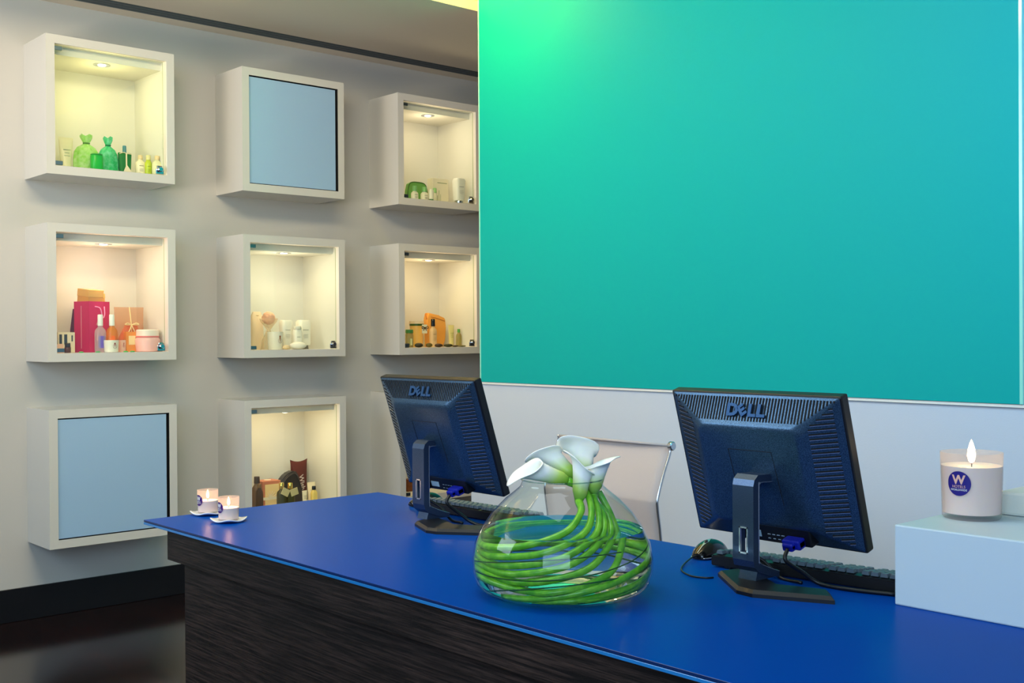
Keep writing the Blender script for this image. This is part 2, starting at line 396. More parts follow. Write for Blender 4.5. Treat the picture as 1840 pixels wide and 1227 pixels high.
# ------------------------------------------------------------------ reception desk
ZD = 0.83
DX0, DY0, DY1, DX1 = 2.535, 1.310, 2.085, 5.35
g = root('reception_desk', (DX0, DY0, 0), 'dark espresso wood reception desk with blue glass top', 'desk')
L_ = DX1-DX0; DD = DY1-DY0
bm = BM(); box(bm, 0, L_, 0, DD, ZD-0.0055, ZD, 0, bev=0.0008)
for f in bm.faces:
    if abs(f.normal.z) < 0.5: f.material_index = 1
link('blue_glass_top', bm, [M_blue, M_blue_dark], g)
bm = BM(); box(bm, 0.0, L_, 0.0, DD, ZD-0.0125, ZD-0.0062, 0, bev=0.0008); link('clear_glass_layer', bm, M_blue_edge, g)
bm = BM(); box(bm, 0.085, L_-0.03, 0.028, DD-0.03, ZD-0.100, ZD-0.0128, bev=0.0012); link('apron', bm, M_wood, g)
bm = BM(); box(bm, 0.120, L_-0.06, 0.060, DD-0.055, 0.0, ZD-0.1, bev=0.001); link('front_panel', bm, M_wood, g)

# ------------------------------------------------------------------ white block and its candle
BX, BY, BZ = 4.426, 1.906, 0.977
P0 = pz(1606.6, 942, BZ)
g = tag(link('display_block', (lambda b: (box(b, 0, 0.75, 0, 0.42, 0, BZ-ZD, bev=0.003), b)[1])(BM()), mat('matte_white_block', (190, 206, 214), 0.45), loc=(BX, 1.660+0.246-0.0, ZD)),
        'large plain white block at right end of blue desk', 'block')

def candle(loc, R, H, wax, lab, rot, big=False, group=None, shape='disc'):
    g = root('candle', loc, lab, 'candle', group)
    rb = R*0.94
    bm = BM(); n = 40
    prof = [(0.001, 0.0), (rb*0.93, 0.0), (rb, H*0.03), (R, H), (R*0.98, H), (rb*0.97, H*0.08), (0.001, H*0.075)]
    lathe(bm, prof, n, cap=False); link('glass_cup', bm, M_cup, g, smooth=0.7)
    bm = BM(); zw = H*wax; rw = rb*0.965+(R*0.975-rb*0.965)*wax
    lathe(bm, [(0.001, H*0.085), (rb*0.96, H*0.085), (rw, zw), (rw*0.8, zw-H*0.012), (0.001, zw-H*0.03)], n, cap=False)
    link('wax', bm, M_wax, g, smooth=0.7)
    zb = zw-H*0.03; zf = zb+0.007
    bm = BM(); tube(bm, [(0, 0, zb-0.002), (0.0004, 0, zb+0.005), (0, 0, zf+0.005)], 0.0012 if big else 0.0008, 6); link('wick', bm, M_black, g)
    fh = H*0.36; fr = fh*0.17
    bm = BM(); lathe(bm, [(0.0003, zf), (fr*0.7, zf+fh*0.10), (fr, zf+fh*0.32), (fr*0.82, zf+fh*0.6), (fr*0.4, zf+fh*0.86), (0.0002, zf+fh)], 14, cap=False)
    link('flame', bm, M_flame, g, smooth=True)
    l = bpy.data.lights.new('flame_light', 'POINT'); l.energy = 0.26*(3.0 if big else 1); l.color = (1.0, 0.48, 0.2); l.shadow_soft_size = 0.006
    lo = bpy.data.objects.new('flame_light', l); COL.objects.link(lo); lo.parent = g; lo.location = (0, 0, zf+fh*0.5)
    # round sticker wrapped on the cup, centred at angle rot
    def wrap(bm, zc, off):
        for v in bm.verts:
            a = rot + v.co.x/R; z = zc+v.co.y; rr = rb+(R-rb)*(z/H)+off+v.co.z
            v.co = Vector((rr*math.cos(a), rr*math.sin(a), z))
    sr = H*0.235 if not big else H*0.185
    zc = H*0.58 if not big else H*0.56
    bm = BM(); rings = []
    for q in range(7):
        rr = sr*q/6+1e-6; rings.append([bm.verts.new((rr*math.cos(2*PI*i/32)*1.0, rr*math.sin(2*PI*i/32), 0)) for i in range(32)])
    for q in range(6):
        for i in range(32): bm.faces.new((rings[q][i], rings[q][(i+1) % 32], rings[q+1][(i+1) % 32], rings[q+1][i]))
    wrap(bm, zc, 0.0004); s = link('sticker', bm, M_navy if big else M_purple, g, smooth=True)
    bm = text_bm('W', sr*1.0, 0.0001, sr*0.035); bmesh.ops.subdivide_edges(bm, edges=[e for e in bm.edges if e.calc_length() > sr*0.2], cuts=2)
    xf(bm, Matrix.Translation((0, sr*0.28, 0))); wrap(bm, zc, 0.0007); link('printed_letter', bm, M_copper if big else M_white, s)
    for tx, yy, sz in (('HOTELS', -0.26, 0.24), ('WORLDWIDE', -0.52, 0.17)):
        bm = text_bm(tx, sr*sz*1.3, 0.0001, 0.0); xf(bm, Matrix.Translation((0, sr*yy, 0))); wrap(bm, zc, 0.0007)
        link('small_print', bm, M_copper if (big and yy > -0.3) else M_white, s)
    return g
def cam_angle(P, off=0):
    d = CAM-Vector(P); return math.atan2(d.y, d.x)+off
P = pz(1746, 930, BZ); dp = depth(P)
candle((P.x, P.y, BZ+0.0003), 53.5*dp/F_PX, 0.128/0.147*0.147*1.0*118*dp/F_PX/0.128, 0.80, 'large lit candle in frosted glass cup standing on white block', cam_angle(P, -0.42), True)
# low pale block behind the candle
Q = pz(1815, 931, BZ)
tag(link('stacked_block', (lambda b: (box(b, 0, 0.40, 0, 0.16, 0, 0.046, bev=0.006), b)[1])(BM()), mat('pale_cream_block', (214, 216, 208), 0.5), loc=(4.506, 2.150, BZ+0.0003)),
    'low pale cream block lying on large white block behind big candle', 'block')

# small candles on curved dishes
def dish(loc, rz, lab, s=0.047):
    bm = BM(); n = 64; rows = 9; top = []; bot = []
    for j in range(rows+1):
        t = j/rows; a_, b_ = [], []
        for i in range(n):
            a = 2*PI*i/n
            sq = 1/((abs(math.cos(a))**2.6+abs(math.sin(a))**2.6)**(1/2.6))
            corner = (sq-1)/0.19
            rr = s*t*(sq*0.93+0.17*max(0, corner)**2*t)
            z = 0.0035 + (0.003 + 0.017*max(0, corner)**1.3)*t**3
            a_.append(bm.verts.new((rr*math.cos(a), rr*math.sin(a), z)))
            b_.append(bm.verts.new((rr*math.cos(a)*0.97, rr*math.sin(a)*0.97, max(0.0, z-0.0035))))
        top.append(a_); bot.append(b_)
    for R_ in (top, bot):
        for j in range(rows):
            for i in range(n): bm.faces.new((R_[j][i], R_[j][(i+1) % n], R_[j+1][(i+1) % n], R_[j+1][i]))
    for i in range(n): bm.faces.new((top[-1][i], top[-1][(i+1) % n], bot[-1][(i+1) % n], bot[-1][i]))
    bmesh.ops.remove_doubles(bm, verts=bm.verts, dist=1e-6)
    o = link('candle_dish', bm, M_ceramic, loc=loc, smooth=True); o.rotation_euler = (0, 0, rz)
    return tag(o, lab, 'dish', 'white candle dishes')
for (u, v, ul, lab, labd) in ((373.5, 925, 18.5, 'small lit candle with purple sticker, left one of the pair on desk corner', 'white curved dish under left small candle'),
                              (411, 938, 19.0, 'small lit candle with purple sticker, right one of the pair on desk corner', 'white curved dish under right small candle')):
    P = pz(u, v-1, ZD); dp = depth(P)
    dish((P.x, P.y, ZD), cam_angle(P)+PI/4, labd)
    candle((P.x, P.y, ZD+0.0040), ul*dp/F_PX, 42*dp/F_PX, 0.55, lab, cam_angle(P, -1.05), False, 'small candles')

# ------------------------------------------------------------------ monitors
HW, HH, HT = 0.205, 0.1595, 0.024
def make_monitor(loc, rz, lab, tilt, hc, label_cat='monitor'):
    g = root('monitor', loc, lab, label_cat, 'black monitors on the desk', rz)
    # head frame: origin = centre of the rear rim plane
    T = Matrix.Translation(hc) @ Matrix.Rotation(tilt, 4, 'X')
    def to(bm): xf(bm, T); return bm
    # bezel shell
    bm = BM(); box(bm, -HW, HW, 0, HT, -HH, HH, bev=0.0035); link('bezel', to(bm), M_black, g)
    bm = BM(); box(bm, -HW+0.017, HW-0.017, HT-0.001, HT+0.0006, -HH+0.02, HH-0.016); link('screen', to(bm), M_blackgloss, g)
    # tapered rear cover with rounded inner corners, vent slots on its slopes
    bm = BM(); d = 0.036; mx, mt, mb = 0.082, 0.056, 0.050
    o = [(-HW+0.002, -HH+0.002), (HW-0.002, -HH+0.002), (HW-0.002, HH-0.002), (-HW+0.002, HH-0.002)]
    i_ = [(-HW+mx, -HH+mb), (HW-mx, -HH+mb), (HW-mx, HH-mt), (-HW+mx, HH-mt)]
    def ring(pts, y, rad, k=5):
        out = []
        for n in range(4):
            p = Vector(pts[n]); a = Vector(pts[n-1]); b = Vector(pts[(n+1) % 4])
            da = (a-p).normalized()*rad; db = (b-p).normalized()*rad
            for q in range(k+1):
                t = q/k; pt = p + da*(1-t)**2 + db*t**2
                out.append(bm.verts.new((pt.x, y, pt.y)))
        return out
    rs = [ring(o, 0.001, 0.003), ring([( (a[0]*0.06+b[0]*0.94), (a[1]*0.06+b[1]*0.94)) for a, b in zip(o, i_)], -d*0.92, 0.022), ring(i_, -d, 0.020), ring([(x*0.94, z*0.94) for x, z in i_], -d-0.0022, 0.018)]
    for a, b in zip(rs, rs[1:]):
        m = len(a)
        for q in range(m): bm.faces.new((a[q], a[(q+1) % m], b[(q+1) % m], b[q]))
    bm.faces.new(rs[-1])
    # slots: thin dark bars lying in the slopes
    def lerp(a, b, t): return a+(b-a)*t
    ns = 54
    for q in range(ns):     # top slope, vertical slots
        x = lerp(-HW+0.014, HW-0.014, q/(ns-1))
        edge = abs(x); tmax = min(0.86, (HW-edge-0.006)/mx*0.92)
        t0, t1 = 0.10, max(0.16, tmax)
        z0, z1 = HH-0.002-(mt-0.002)*t0, HH-0.002-(mt-0.002)*t1
        y0_, y1_ = -d*t0*0.98, -d*t1*0.98
        vs = box(bm, x-0.0014, x+0.0014, -0.0009, 0.0009, -0.5, 0.5, 1)
        A = Vector((0, y0_, z0)); B = Vector((0, y1_, z1)); ln = (A-B).length; mid = (A+B)/2
        ang = math.atan2(-(A-B).y, (A-B).z)
        for v_ in vs: v_.co = Matrix.Translation(mid) @ Matrix.Rotation(ang, 4, 'X') @ Vector((v_.co.x, v_.co.y, v_.co.z*ln))
    nh = 30
    for sx in (-1, 1):      # side slopes, horizontal slots
        for q in range(nh):
            z = lerp(HH-0.022, -HH+0.022, q/(nh-1))
            lim = (HH-abs(z)-0.004)/(mt if z > 0 else mb)
            t0, t1 = 0.20, max(0.27, min(0.80, lim*0.9))
            A = Vector((sx*(HW-0.002-(mx-0.002)*t0), -d*t0*0.98, z)); B = Vector((sx*(HW-0.002-(mx-0.002)*t1), -d*t1*0.98, z))
            ln = (A-B).length; ang = math.atan2((A-B).y, (A-B).x)
            for (dz, hh, mi, off) in ((0, 0.0013, 1, 0.0), (-0.0020, 0.0006, 2, 0.0001)):  # dark slot bar, then a silver bar painting a thin highlight below it
                vs = box(bm, -0.5, 0.5, -0.0009, 0.0009, -hh, hh, mi)
                for v_ in vs: v_.co = Matrix.Translation((A+B)/2+Vector((0, 0, dz))) @ Matrix.Rotation(ang, 4, 'Z') @ Vector((v_.co.x*ln, v_.co.y, v_.co.z))
    # seam of the square mount cover
    y = -d-0.0024
    for (a, b) in (((-0.052, 0.052), (0.052, 0.052)), ((-0.052, 0.052), (-0.046, -0.06)), ((0.052, 0.052), (0.060, -0.06))):
        tube(bm, [(a[0], y, a[1]), (b[0], y, b[1])], 0.0007, 4, 1)
    rear = link('rear_cover', to(bm), [M_mon, M_dark, M_silver], g, smooth=0.5)
    # port bay
    bm = BM(); box(bm, -0.075, 0.105, -0.034, -0.006, -HH+0.012, -HH+0.050, bev=0.003); link('port_bay', to(bm), M_black, g)
    bm = BM(); box(bm, -0.045, -0.012, -0.0348, -0.0338, -HH+0.022, -HH+0.036); link('rating_sticker', to(bm), mat('pale_sticker', (150, 180, 200), 0.4), g)
    bm = BM()
    for q in range(4): tube(bm, [(0.004+q*0.011, -0.0342, -HH+0.030), (0.004+q*0.011+0.007, -0.0342, -HH+0.030)], 0.0012, 5)
    for q in range(3): tube(bm, [(0.004+q*0.012, -0.0342, -HH+0.021), (0.004+q*0.012+0.006, -0.0342, -HH+0.021)], 0.0011, 5)
    link('port_icons', to(bm), mat('grey_print', (110, 130, 150), 0.5), g)
    bm = BM(); box(bm, 0.052, 0.092, -0.058, -0.034, -HH+0.016, -HH+0.034, bev=0.003); box(bm, 0.060, 0.084, -0.070, -0.057, -HH+0.018, -HH+0.032, bev=0.003)
    link('video_plug', to(bm), mat('blue_plug', (16, 30, 150), 0.35), g)
    bm = BM(); box(bm, -0.068, -0.050, -0.050, -0.030, -HH+0.014, -HH+0.034, bev=0.003); link('power_plug', to(bm), M_black, g)
    # lettering on the top slope
    ang = math.atan2(d, mt)          # slope lean
    S = Matrix.Translation((0.0, -d*0.5-0.004, HH-mt*0.5)) @ Matrix.Rotation(PI/2+ -ang*1.0, 4, 'X')
    lt = BM(); xs = -0.040
    def letter(ch, cx, cy=0.0, rot=0, size=0.034, sx=1.15):
        b = text_bm(ch, size, 0.0016, 0.0016)
        xs_ = [v.co.x for v in b.verts]; ys_ = [v.co.y for v in b.verts]; c0 = Vector(((min(xs_)+max(xs_))/2, (min(ys_)+max(ys_))/2, 0))
        xf(b, Matrix.Translation((cx, cy, 0)) @ Matrix.Rotation(rot, 4, 'Z') @ Matrix.Diagonal((sx, 1, 1, 1)) @ Matrix.Translation(-c0))
        join(lt, b)
    letter('D', -0.034); letter('E', -0.0115, 0.0, math.radians(38), 0.031, 1.0); letter('L', 0.0135); letter('L', 0.0350)
    xf(lt, S); link('logo_lettering', to(lt), M_logo, rear)
    return g, T
def bases(g, stem_top):
    """stand: base plate, bent stem"""
    bm = BM()
    # V-shaped low foot
    zt = 0.013
    pts_b = [(-0.105, 0.070), (0.0, 0.0), (0.055, -0.012), (0.165, 0.045), (0.150, 0.085), (0.04, 0.055), (-0.065, 0.125)]
    pts_t = [(-0.096, 0.072), (0.002, 0.006), (0.054, -0.004), (0.152, 0.050), (0.143, 0.076), (0.04, 0.049), (-0.062, 0.115)]
    A = [bm.verts.new((x, y, 0)) for x, y in pts_b]; B = [bm.verts.new((x, y, 0.006)) for x, y in pts_b]; C_ = [bm.verts.new((x, y, zt)) for x, y in pts_t]
    n = len(A); bm.faces.new(A[::-1]); bm.faces.new(C_)
    for q in range(n):
        bm.faces.new((A[q], A[(q+1) % n], B[(q+1) % n], B[q])); bm.faces.new((B[q], B[(q+1) % n], C_[(q+1) % n], C_[q]))
    return bm
def stand(g, base_pts, sx, sy):
    bm = BM(); C0 = g.location
    cx_ = sum(p[0] for p in base_pts)/len(base_pts); cy_ = sum(p[1] for p in base_pts)/len(base_pts)
    P = [(x-C0.x, y-C0.y) for x, y in base_pts]
    c = (cx_-C0.x, cy_-C0.y); S_ = 0.93
    A = [bm.verts.new((x, y, 0)) for x, y in P]; B = [bm.verts.new((x, y, 0.007)) for x, y in P]
    C_ = [bm.verts.new((c[0]+(x-c[0])*S_, c[1]+(y-c[1])*S_, 0.014)) for x, y in P]
    n = len(A); bm.faces.new(A[::-1]); bm.faces.new(C_)
    for q in range(n):
        bm.faces.new((A[q], A[(q+1) % n], B[(q+1) % n], B[q])); bm.faces.new((B[q], B[(q+1) % n], C_[(q+1) % n], C_[q]))
    link('stand_base', bm, M_black, g)
    # bent stem, drawn as a side profile and given the width of the post, with a slot for cables
    x0, x1 = sx-C0.x, sx+0.050-C0.x; y0 = sy-C0.y
    t = 0.018
    outer = [(y0+0.085, 0.012), (y0+0.055, 0.018), (y0+0.018, 0.030), (y0+0.004, 0.041), (y0, 0.054), (y0, 0.200), (y0+0.004, 0.212), (y0+0.016, 0.221), (y0+0.085, 0.219)]
    inner = [(y0+0.085, 0.024), (y0+0.060, 0.032), (y0+0.030, 0.044), (y0+0.021, 0.050), (y0+t, 0.060), (y0+t, 0.196), (y0+0.021, 0.203), (y0+0.030, 0.206), (y0+0.085, 0.203)]
    bm = BM(); hz0, hz1 = 0.068, 0.118; hx0, hx1 = x0+0.017, x1-0.015
    def strip(xa, xb, lo=None, hi=None):
        for k in range(len(outer)-1):
            prism(bm, [outer[k], outer[k+1], inner[k+1], inner[k]], 'x', xa, xb)
    strip(x0, hx0); strip(hx1, x1)
    # middle column split round the cable slot
    for k in range(len(outer)-1):
        a, b, c2, d2 = outer[k], outer[k+1], inner[k+1], inner[k]
        if k == 4:
            prism(bm, [a, (y0, hz0), (y0+t, hz0), d2], 'x', hx0, hx1); prism(bm, [(y0, hz1), b, c2, (y0+t, hz1)], 'x', hx0, hx1)
        else: prism(bm, [a, b, c2, d2], 'x', hx0, hx1)
    prism(bm, [(y0+0.012, 0.0135), (y0+0.018, 0.032), (y0+0.060, 0.020), (y0+0.080, 0.0135)], 'x', x0+0.004, x1-0.004)
    bmesh.ops.remove_doubles(bm, verts=bm.verts, dist=1e-5)
    s = link('stand_stem', bm, M_stand, g)
    bm = BM(); r = 0.0016; e = 0.0006
    for (a, b) in (((hx0, hz0), (hx1, hz0)), ((hx1, hz0), (hx1, hz1)), ((hx1, hz1), (hx0, hz1)), ((hx0, hz1), (hx0, hz0))):
        box(bm, min(a[0], b[0])-r, max(a[0], b[0])+r, y0-e, y0+0.004, min(a[1], b[1])-r, max(a[1], b[1])+r) if a[0] == b[0] or a[1] == b[1] else None
    link('slot_rim', bm, M_silver, s)
    bm = BM(); tube(bm, catmull([(x1+0.0002, y, z) for y, z in inner], 4), 0.0009, 5); link('edge_trim', bm, M_silver, s)
M2, T2 = make_monitor((4.151, 1.870, ZD), 0.0, 'black computer monitor seen from behind, nearer one right of the flower vase', 0.291, (4.1345-4.151, 1.9151-1.870, 1.0556-ZD))
M2.rotation_euler = (0, 0, 0)
stand(M2, [(4.054, 1.865), (4.175, 1.766), (4.215, 1.762), (4.352, 1.826), (4.312, 1.872), (4.215, 1.840), (4.075, 1.932)], 4.126, 1.820)
M1, T1 = make_monitor((3.116, 1.850, ZD), 0.0, 'black computer monitor seen from behind, farther one left of the flower vase', 0.311, (0.0, 1.8782-1.850, 1.0621-ZD))
stand(M1, [(3.128, 1.785), (3.232, 1.742), (3.268, 1.748), (3.400, 1.850), (3.362, 1.895), (3.240, 1.825), (3.100, 1.870)], 3.091, 1.806)
def cable(name, g_loc, pts, r, lab, plug=None):
    o = root(name, pts[0], lab, 'cable'); P_ = Vector(pts[0])
    bm = BM(); tube(bm, catmull([Vector(p)-P_ for p in pts], 7), r, 8); link('cord', bm, M_black, o, smooth=True)
    if plug:
        T, loc, m = plug; bm = BM()
        box(bm, 0.052, 0.092, -0.056, -0.0345, -HH+0.014, -HH+0.032, bev=0.003); box(bm, 0.060, 0.084, -0.070, -0.055, -HH+0.016, -HH+0.030, bev=0.003)
        xf(bm, Matrix.Translation(Vector(loc)-P_) @ T); link('plug', bm, m, o)
    return o
M_blueplug = mat('blue_plug', (16, 26, 160), 0.35)
for (Mm, T, a, kx) in ((M2, T2, 'right', 0.0), (M1, T1, 'left', 0.0)):
    L0 = Mm.location; p0 = L0 + (T @ Vector((0.072, -0.069, -HH+0.022)))
    cable('video_cable', L0, [p0, p0+Vector((0.004, -0.012, -0.020)), (p0.x+0.018, p0.y+0.02, ZD+0.030), (p0.x+0.045, p0.y+0.045, ZD+0.006), (p0.x+0.11, p0.y+0.05, ZD+0.0045), (p0.x+0.19, p0.y+0.075, ZD+0.0045)], 0.0042,
          'black cable with blue plug hanging from %s monitor' % a, (T, L0, M_blueplug))
    p1 = L0 + (T @ Vector((-0.059, -0.052, -HH+0.020)))
    cable('power_cable', L0, [p1, p1+Vector((0.004, -0.006, -0.020)), (p1.x+0.045, p1.y+0.02, ZD+0.035), (p1.x+0.085, p1.y+0.025, ZD+0.0045), (p1.x+0.14, p1.y+0.018, ZD+0.004)], 0.0036,
          'thin black power cable curling to the desk below %s monitor' % a)

# ------------------------------------------------------------------ keyboards and mice
M_key = mat('dark_grey_keys', (78, 92, 104), 0.4)
def make_keyboard(loc, rz, lab):
    g = root('keyboard', loc, lab, 'keyboard', 'black keyboards behind the monitors', rz)
    Wk, Dk = 0.435, 0.118
    bm = BM(); prism(bm, [(0, 0.004), (0, 0.026), (0.02, 0.028), (Dk, 0.014), (Dk, 0.002)], 'x', 0, Wk)
    bmesh.ops.bevel(bm, geom=list(bm.edges), offset=0.002, segments=2, affect='EDGES'); link('keyboard_body', bm, M_black, g)
    bm = BM(); box(bm, 0, 0.016, -0.010, 0.010, 0.0, 0.014, bev=0.002); f1 = link('foot', bm, M_black, g, loc=(0.03, 0.012, 0))
    f2 = f1.copy(); COL.objects.link(f2); f2.location = (Wk-0.046, 0.012, 0)
    bm = BM(); lo, hi, h = 0.0082, 0.0062, 0.008
    a = [bm.verts.new((x, y, 0)) for x, y in ((-lo, -lo), (lo, -lo), (lo, lo), (-lo, lo))]; b = [bm.verts.new((x, y-0.001, h)) for x, y in ((-hi, -hi), (hi, -hi), (hi, hi), (-hi, hi))]
    bm.faces.new(a[::-1]); bm.faces.new(b)
    for q in range(4): bm.faces.new((a[q], a[(q+1) % 4], b[(q+1) % 4], b[q]))
    bmesh.ops.bevel(bm, geom=list(bm.edges), offset=0.0008, segments=1, affect='EDGES')
    k0 = link('key', bm, M_key, g); first = True
    n = 0
    for row in range(5):
        y = 0.016 + row*0.0195 + (0.004 if row else 0); z = 0.0275 - 0.13*(y-0.02)
        for c in range(20):
            x = 0.016 + c*0.0190 + (0.010 if c > 12 else 0) + (0.012 if c > 15 else 0)
            if x > Wk-0.012 or (row == 0 and c in (1, 6)): continue
            n += 1
            if n > 98: break
            k = k0 if first else k0.copy()
            if not first: COL.objects.link(k)
            first = False; k.location = (x, y, z)
    return g
make_keyboard((3.985, 1.930, ZD), 0.11, 'black keyboard under the nearer monitor, reaching toward the white block')
make_keyboard((2.912, 1.950, ZD), 0.05, 'black keyboard under the farther monitor, behind the flower vase')
def make_mouse(loc, rz, lab):
    g = root('computer_mouse', loc, lab, 'computer mouse', 'black computer mice', rz)   # nose toward -Y
    def surf(t, a, off=0.0):
        # t along length 0(nose)..1(tail), a 0..pi across the top
        y = -0.057+0.114*t; wv = 0.031*(math.sin(PI*min(max(t*0.94+0.03, 0), 1))**0.42); hv = 0.038*(math.sin(PI*min(1, (0.10+0.86*t)))**0.75)*(0.72+0.38*t if t < .8 else 1.02-(t-.8)*.5)
        return Vector(((wv+off)*math.cos(a), y, 0.003+max(0.002, (hv+off))*abs(math.sin(a))**0.8))
    bm = BM(); rows = []
    for i in range(25):
        rows.append([bm.verts.new(surf(i/24, PI*j/16)) for j in range(17)])
    for i in range(24):
        for j in range(16): bm.faces.new((rows[i][j], rows[i][j+1], rows[i+1][j+1], rows[i+1][j]))
    bm.faces.new([r[0] for r in rows]+[r[-1] for r in rows][::-1])
    bm.faces.new(rows[0]); bm.faces.new(rows[-1]); link('mouse_shell', bm, M_blackgloss, g, smooth=0.9)
    bm = BM(); tube(bm, catmull([(surf(t, 0, 0.0004)).to_tuple()[:2]+(0.0045,) for t in [0.02, .1, .3, .5, .7, .9, .98]], 4), 0.0014, 6)
    tube(bm, catmull([(surf(t, PI, 0.0004)).to_tuple()[:2]+(0.0045,) for t in [0.02, .1, .3, .5, .7, .9, .98]], 4), 0.0014, 6); link('base_trim', bm, M_silver, g, smooth=True)
    bm = BM(); rows = []
    for i in range(15):
        t = 0.01+0.60*i/14; hw = 0.05+0.13*math.exp(-((t-0.36)/0.10)**2)
        rows.append([bm.verts.new(surf(t, PI/2+hw*(j-1)*1.0, 0.0009)) for j in range(3)])
    for i in range(14):
        for j in range(2): bm.faces.new((rows[i][j], rows[i][j+1], rows[i+1][j+1], rows[i+1][j]))
    link('silver_strip', bm, M_silver, g, smooth=True)
    p = surf(0.36, PI/2); bm = BM(); lathe(bm, [(0.006, -0.003), (0.0075, -0.0015), (0.0075, 0.0015), (0.006, 0.003)], 18)
    xf(bm, Matrix.Translation(p+Vector((0, 0, -0.0035))) @ Matrix.Rotation(PI/2, 4, 'Y')); link('scroll_wheel', bm, M_black, g, smooth=0.6)
    return g
P = pz(1272, 1000, ZD); make_mouse((P.x, P.y+0.008, ZD), 0.15, 'black and silver computer mouse on desk beside nearer keyboard')
N0 = Vector((P.x+0.008, P.y-0.048, ZD+0.010))
cable('mouse_cable', None, [N0, N0+Vector((0.0, -0.025, -0.004)), pz(1224, 1022, ZD+0.002), pz(1240, 1034, ZD+0.002), pz(1266, 1038, ZD+0.002), pz(1282, 1037.5, ZD+0.002)], 0.0018, 'thin black mouse cord looping on blue desk left of nearer stand')
P = pz(800, 900, ZD); make_mouse((2.905, 2.025, ZD), -0.1, 'dark computer mouse half hidden behind farther keyboard')
bpy.data.objects['computer_mouse.001'].location = (2.862, 2.030, ZD)

# ------------------------------------------------------------------ office chair
XR, XL = 3.091, 2.575
cxm = (XR+XL)/2; CY0 = 2.55
g = root('office_chair', (cxm, CY0, 0), 'office chair with pale mesh back and slim polished frame behind blue desk', 'chair')
prof = [(2.850, 0.966), (2.847, 0.94), (2.818, 0.88), (2.786, 0.80), (2.784, 0.765), (2.797, 0.68), (2.800, 0.60), (2.77, 0.50), (2.66, 0.445), (2.50, 0.435), (2.36, 0.44), (2.28, 0.42)]
prof = [(y-CY0, z) for y, z in prof]
cur = catmull([(0, y, z) for y, z in prof], 6); hw = (XR-XL)/2
bm = BM(); rows = []
for p in cur: rows.append([bm.verts.new((-hw+2*hw*j/12, p.y+0.012*math.sin(PI*j/12), p.z)) for j in range(13)])
for i in range(len(rows)-1):
    for j in range(12): bm.faces.new((rows[i][j], rows[i][j+1], rows[i+1][j+1], rows[i+1][j]))
o = link('mesh_sling', bm, M_mesh, g, smooth=True); md = o.modifiers.new('thickness', 'SOLIDIFY'); md.thickness = 0.003
for s in (-1, 1):
    bm = BM(); tube(bm, [(s*(hw+0.004), p.y, p.z) for p in cur], 0.0048, 8); link('side_rail', bm, M_alu, g, smooth=True)
    if s < 0: continue
    bm = BM(); lathe(bm, [(0.013, -0.008), (0.015, -0.005), (0.015, 0.006), (0.012, 0.009), (0.004, 0.0095)], 24)
    xf(bm, Matrix.Translation((s*(hw+0.008), prof[0][0], prof[0][1]-0.004)) @ Matrix.Rotation(s*PI/2, 4, 'Y'))
    k = link('rail_knob', bm, M_alu, g, smooth=0.6)
bm = BM(); tube(bm, [(-hw, prof[0][0], prof[0][1]-0.003), (hw, prof[0][0], prof[0][1]-0.003)], 0.0045, 10); link('top_bar', bm, M_mesh, g, smooth=True)
bm = BM(); tube(bm, [(-hw, 0.10, 0.43), (0, 0.08, 0.40), (hw, 0.10, 0.43)], 0.012, 8); tube(bm, [(-hw, -0.18, 0.43), (0, -0.1, 0.40), (hw, -0.18, 0.43)], 0.012, 8); link('seat_brace', bm, M_alu, g, smooth=True)
bm = BM(); lathe(bm, [(0.03, 0.09), (0.03, 0.25), (0.02, 0.25), (0.02, 0.41)], 16); link('pedestal', bm, M_alu, g, smooth=0.6)
for k in range(5):
    a = 2*PI*k/5+0.3
    bm = BM(); tube(bm, [(0.02*math.cos(a), 0.02*math.sin(a), 0.10), (0.29*math.cos(a), 0.29*math.sin(a), 0.066)], [0.022, 0.012], 8); l_ = link('leg', bm, M_alu, g, smooth=True)
    bm = BM(); lathe(bm, [(0.022, -0.012), (0.027, -0.008), (0.027, 0.008), (0.022, 0.012)], 16); xf(bm, Matrix.Translation((0.29*math.cos(a), 0.29*math.sin(a), 0.027)) @ Matrix.Rotation(a, 4, 'Z') @ Matrix.Rotation(PI/2, 4, 'X')); link('caster', bm, M_black, l_, smooth=0.6)

# ------------------------------------------------------------------ vase with callas
VC = Vector((3.938, 1.533, ZD)); ER = Vector((0.667, 0.745, 0)); EC = Vector((0.745, -0.667, 0))
g = root('glass_vase', VC, 'squat clear glass vase of curled calla lilies and water on blue desk', 'vase')
outp = [(0.001, 0.0), (0.118, 0.0), (0.150, 0.006), (0.166, 0.020), (0.1735, 0.045), (0.1745, 0.070), (0.169, 0.098), (0.155, 0.128), (0.134, 0.158), (0.110, 0.182), (0.091, 0.197), (0.081, 0.206), (0.0775, 0.215), (0.0785, 0.220)]
bm = BM(); lathe(bm, outp, 72, cap=False); link('glass_wall', bm, M_vase, g, smooth=True)
bm = BM()
tube(bm, [(0.0785*math.cos(2*PI*k/48), 0.0785*math.sin(2*PI*k/48), 0.220) for k in range(49)], 0.0014, 6); link('rim', bm, thin_glass('vase_rim_glass', (215, 232, 228), 1.6, 0.02, gain=1.6), g, smooth=True)
ZW = 0.125
wp = [(0.001, 0.0045), (0.115, 0.0045), (0.147, 0.010), (0.163, 0.023), (0.1705, 0.046), (0.1715, 0.070), (0.166, 0.097), (0.1545, ZW), (0.10, ZW-0.0006), (0.001, ZW-0.0006)]
M_water = mat('water', (244, 254, 248), 0.0, trans=1.0, ior=1.16)
bm = BM(); lathe(bm, wp, 72, cap=False); link('water', bm, M_water, g, smooth=0.6)
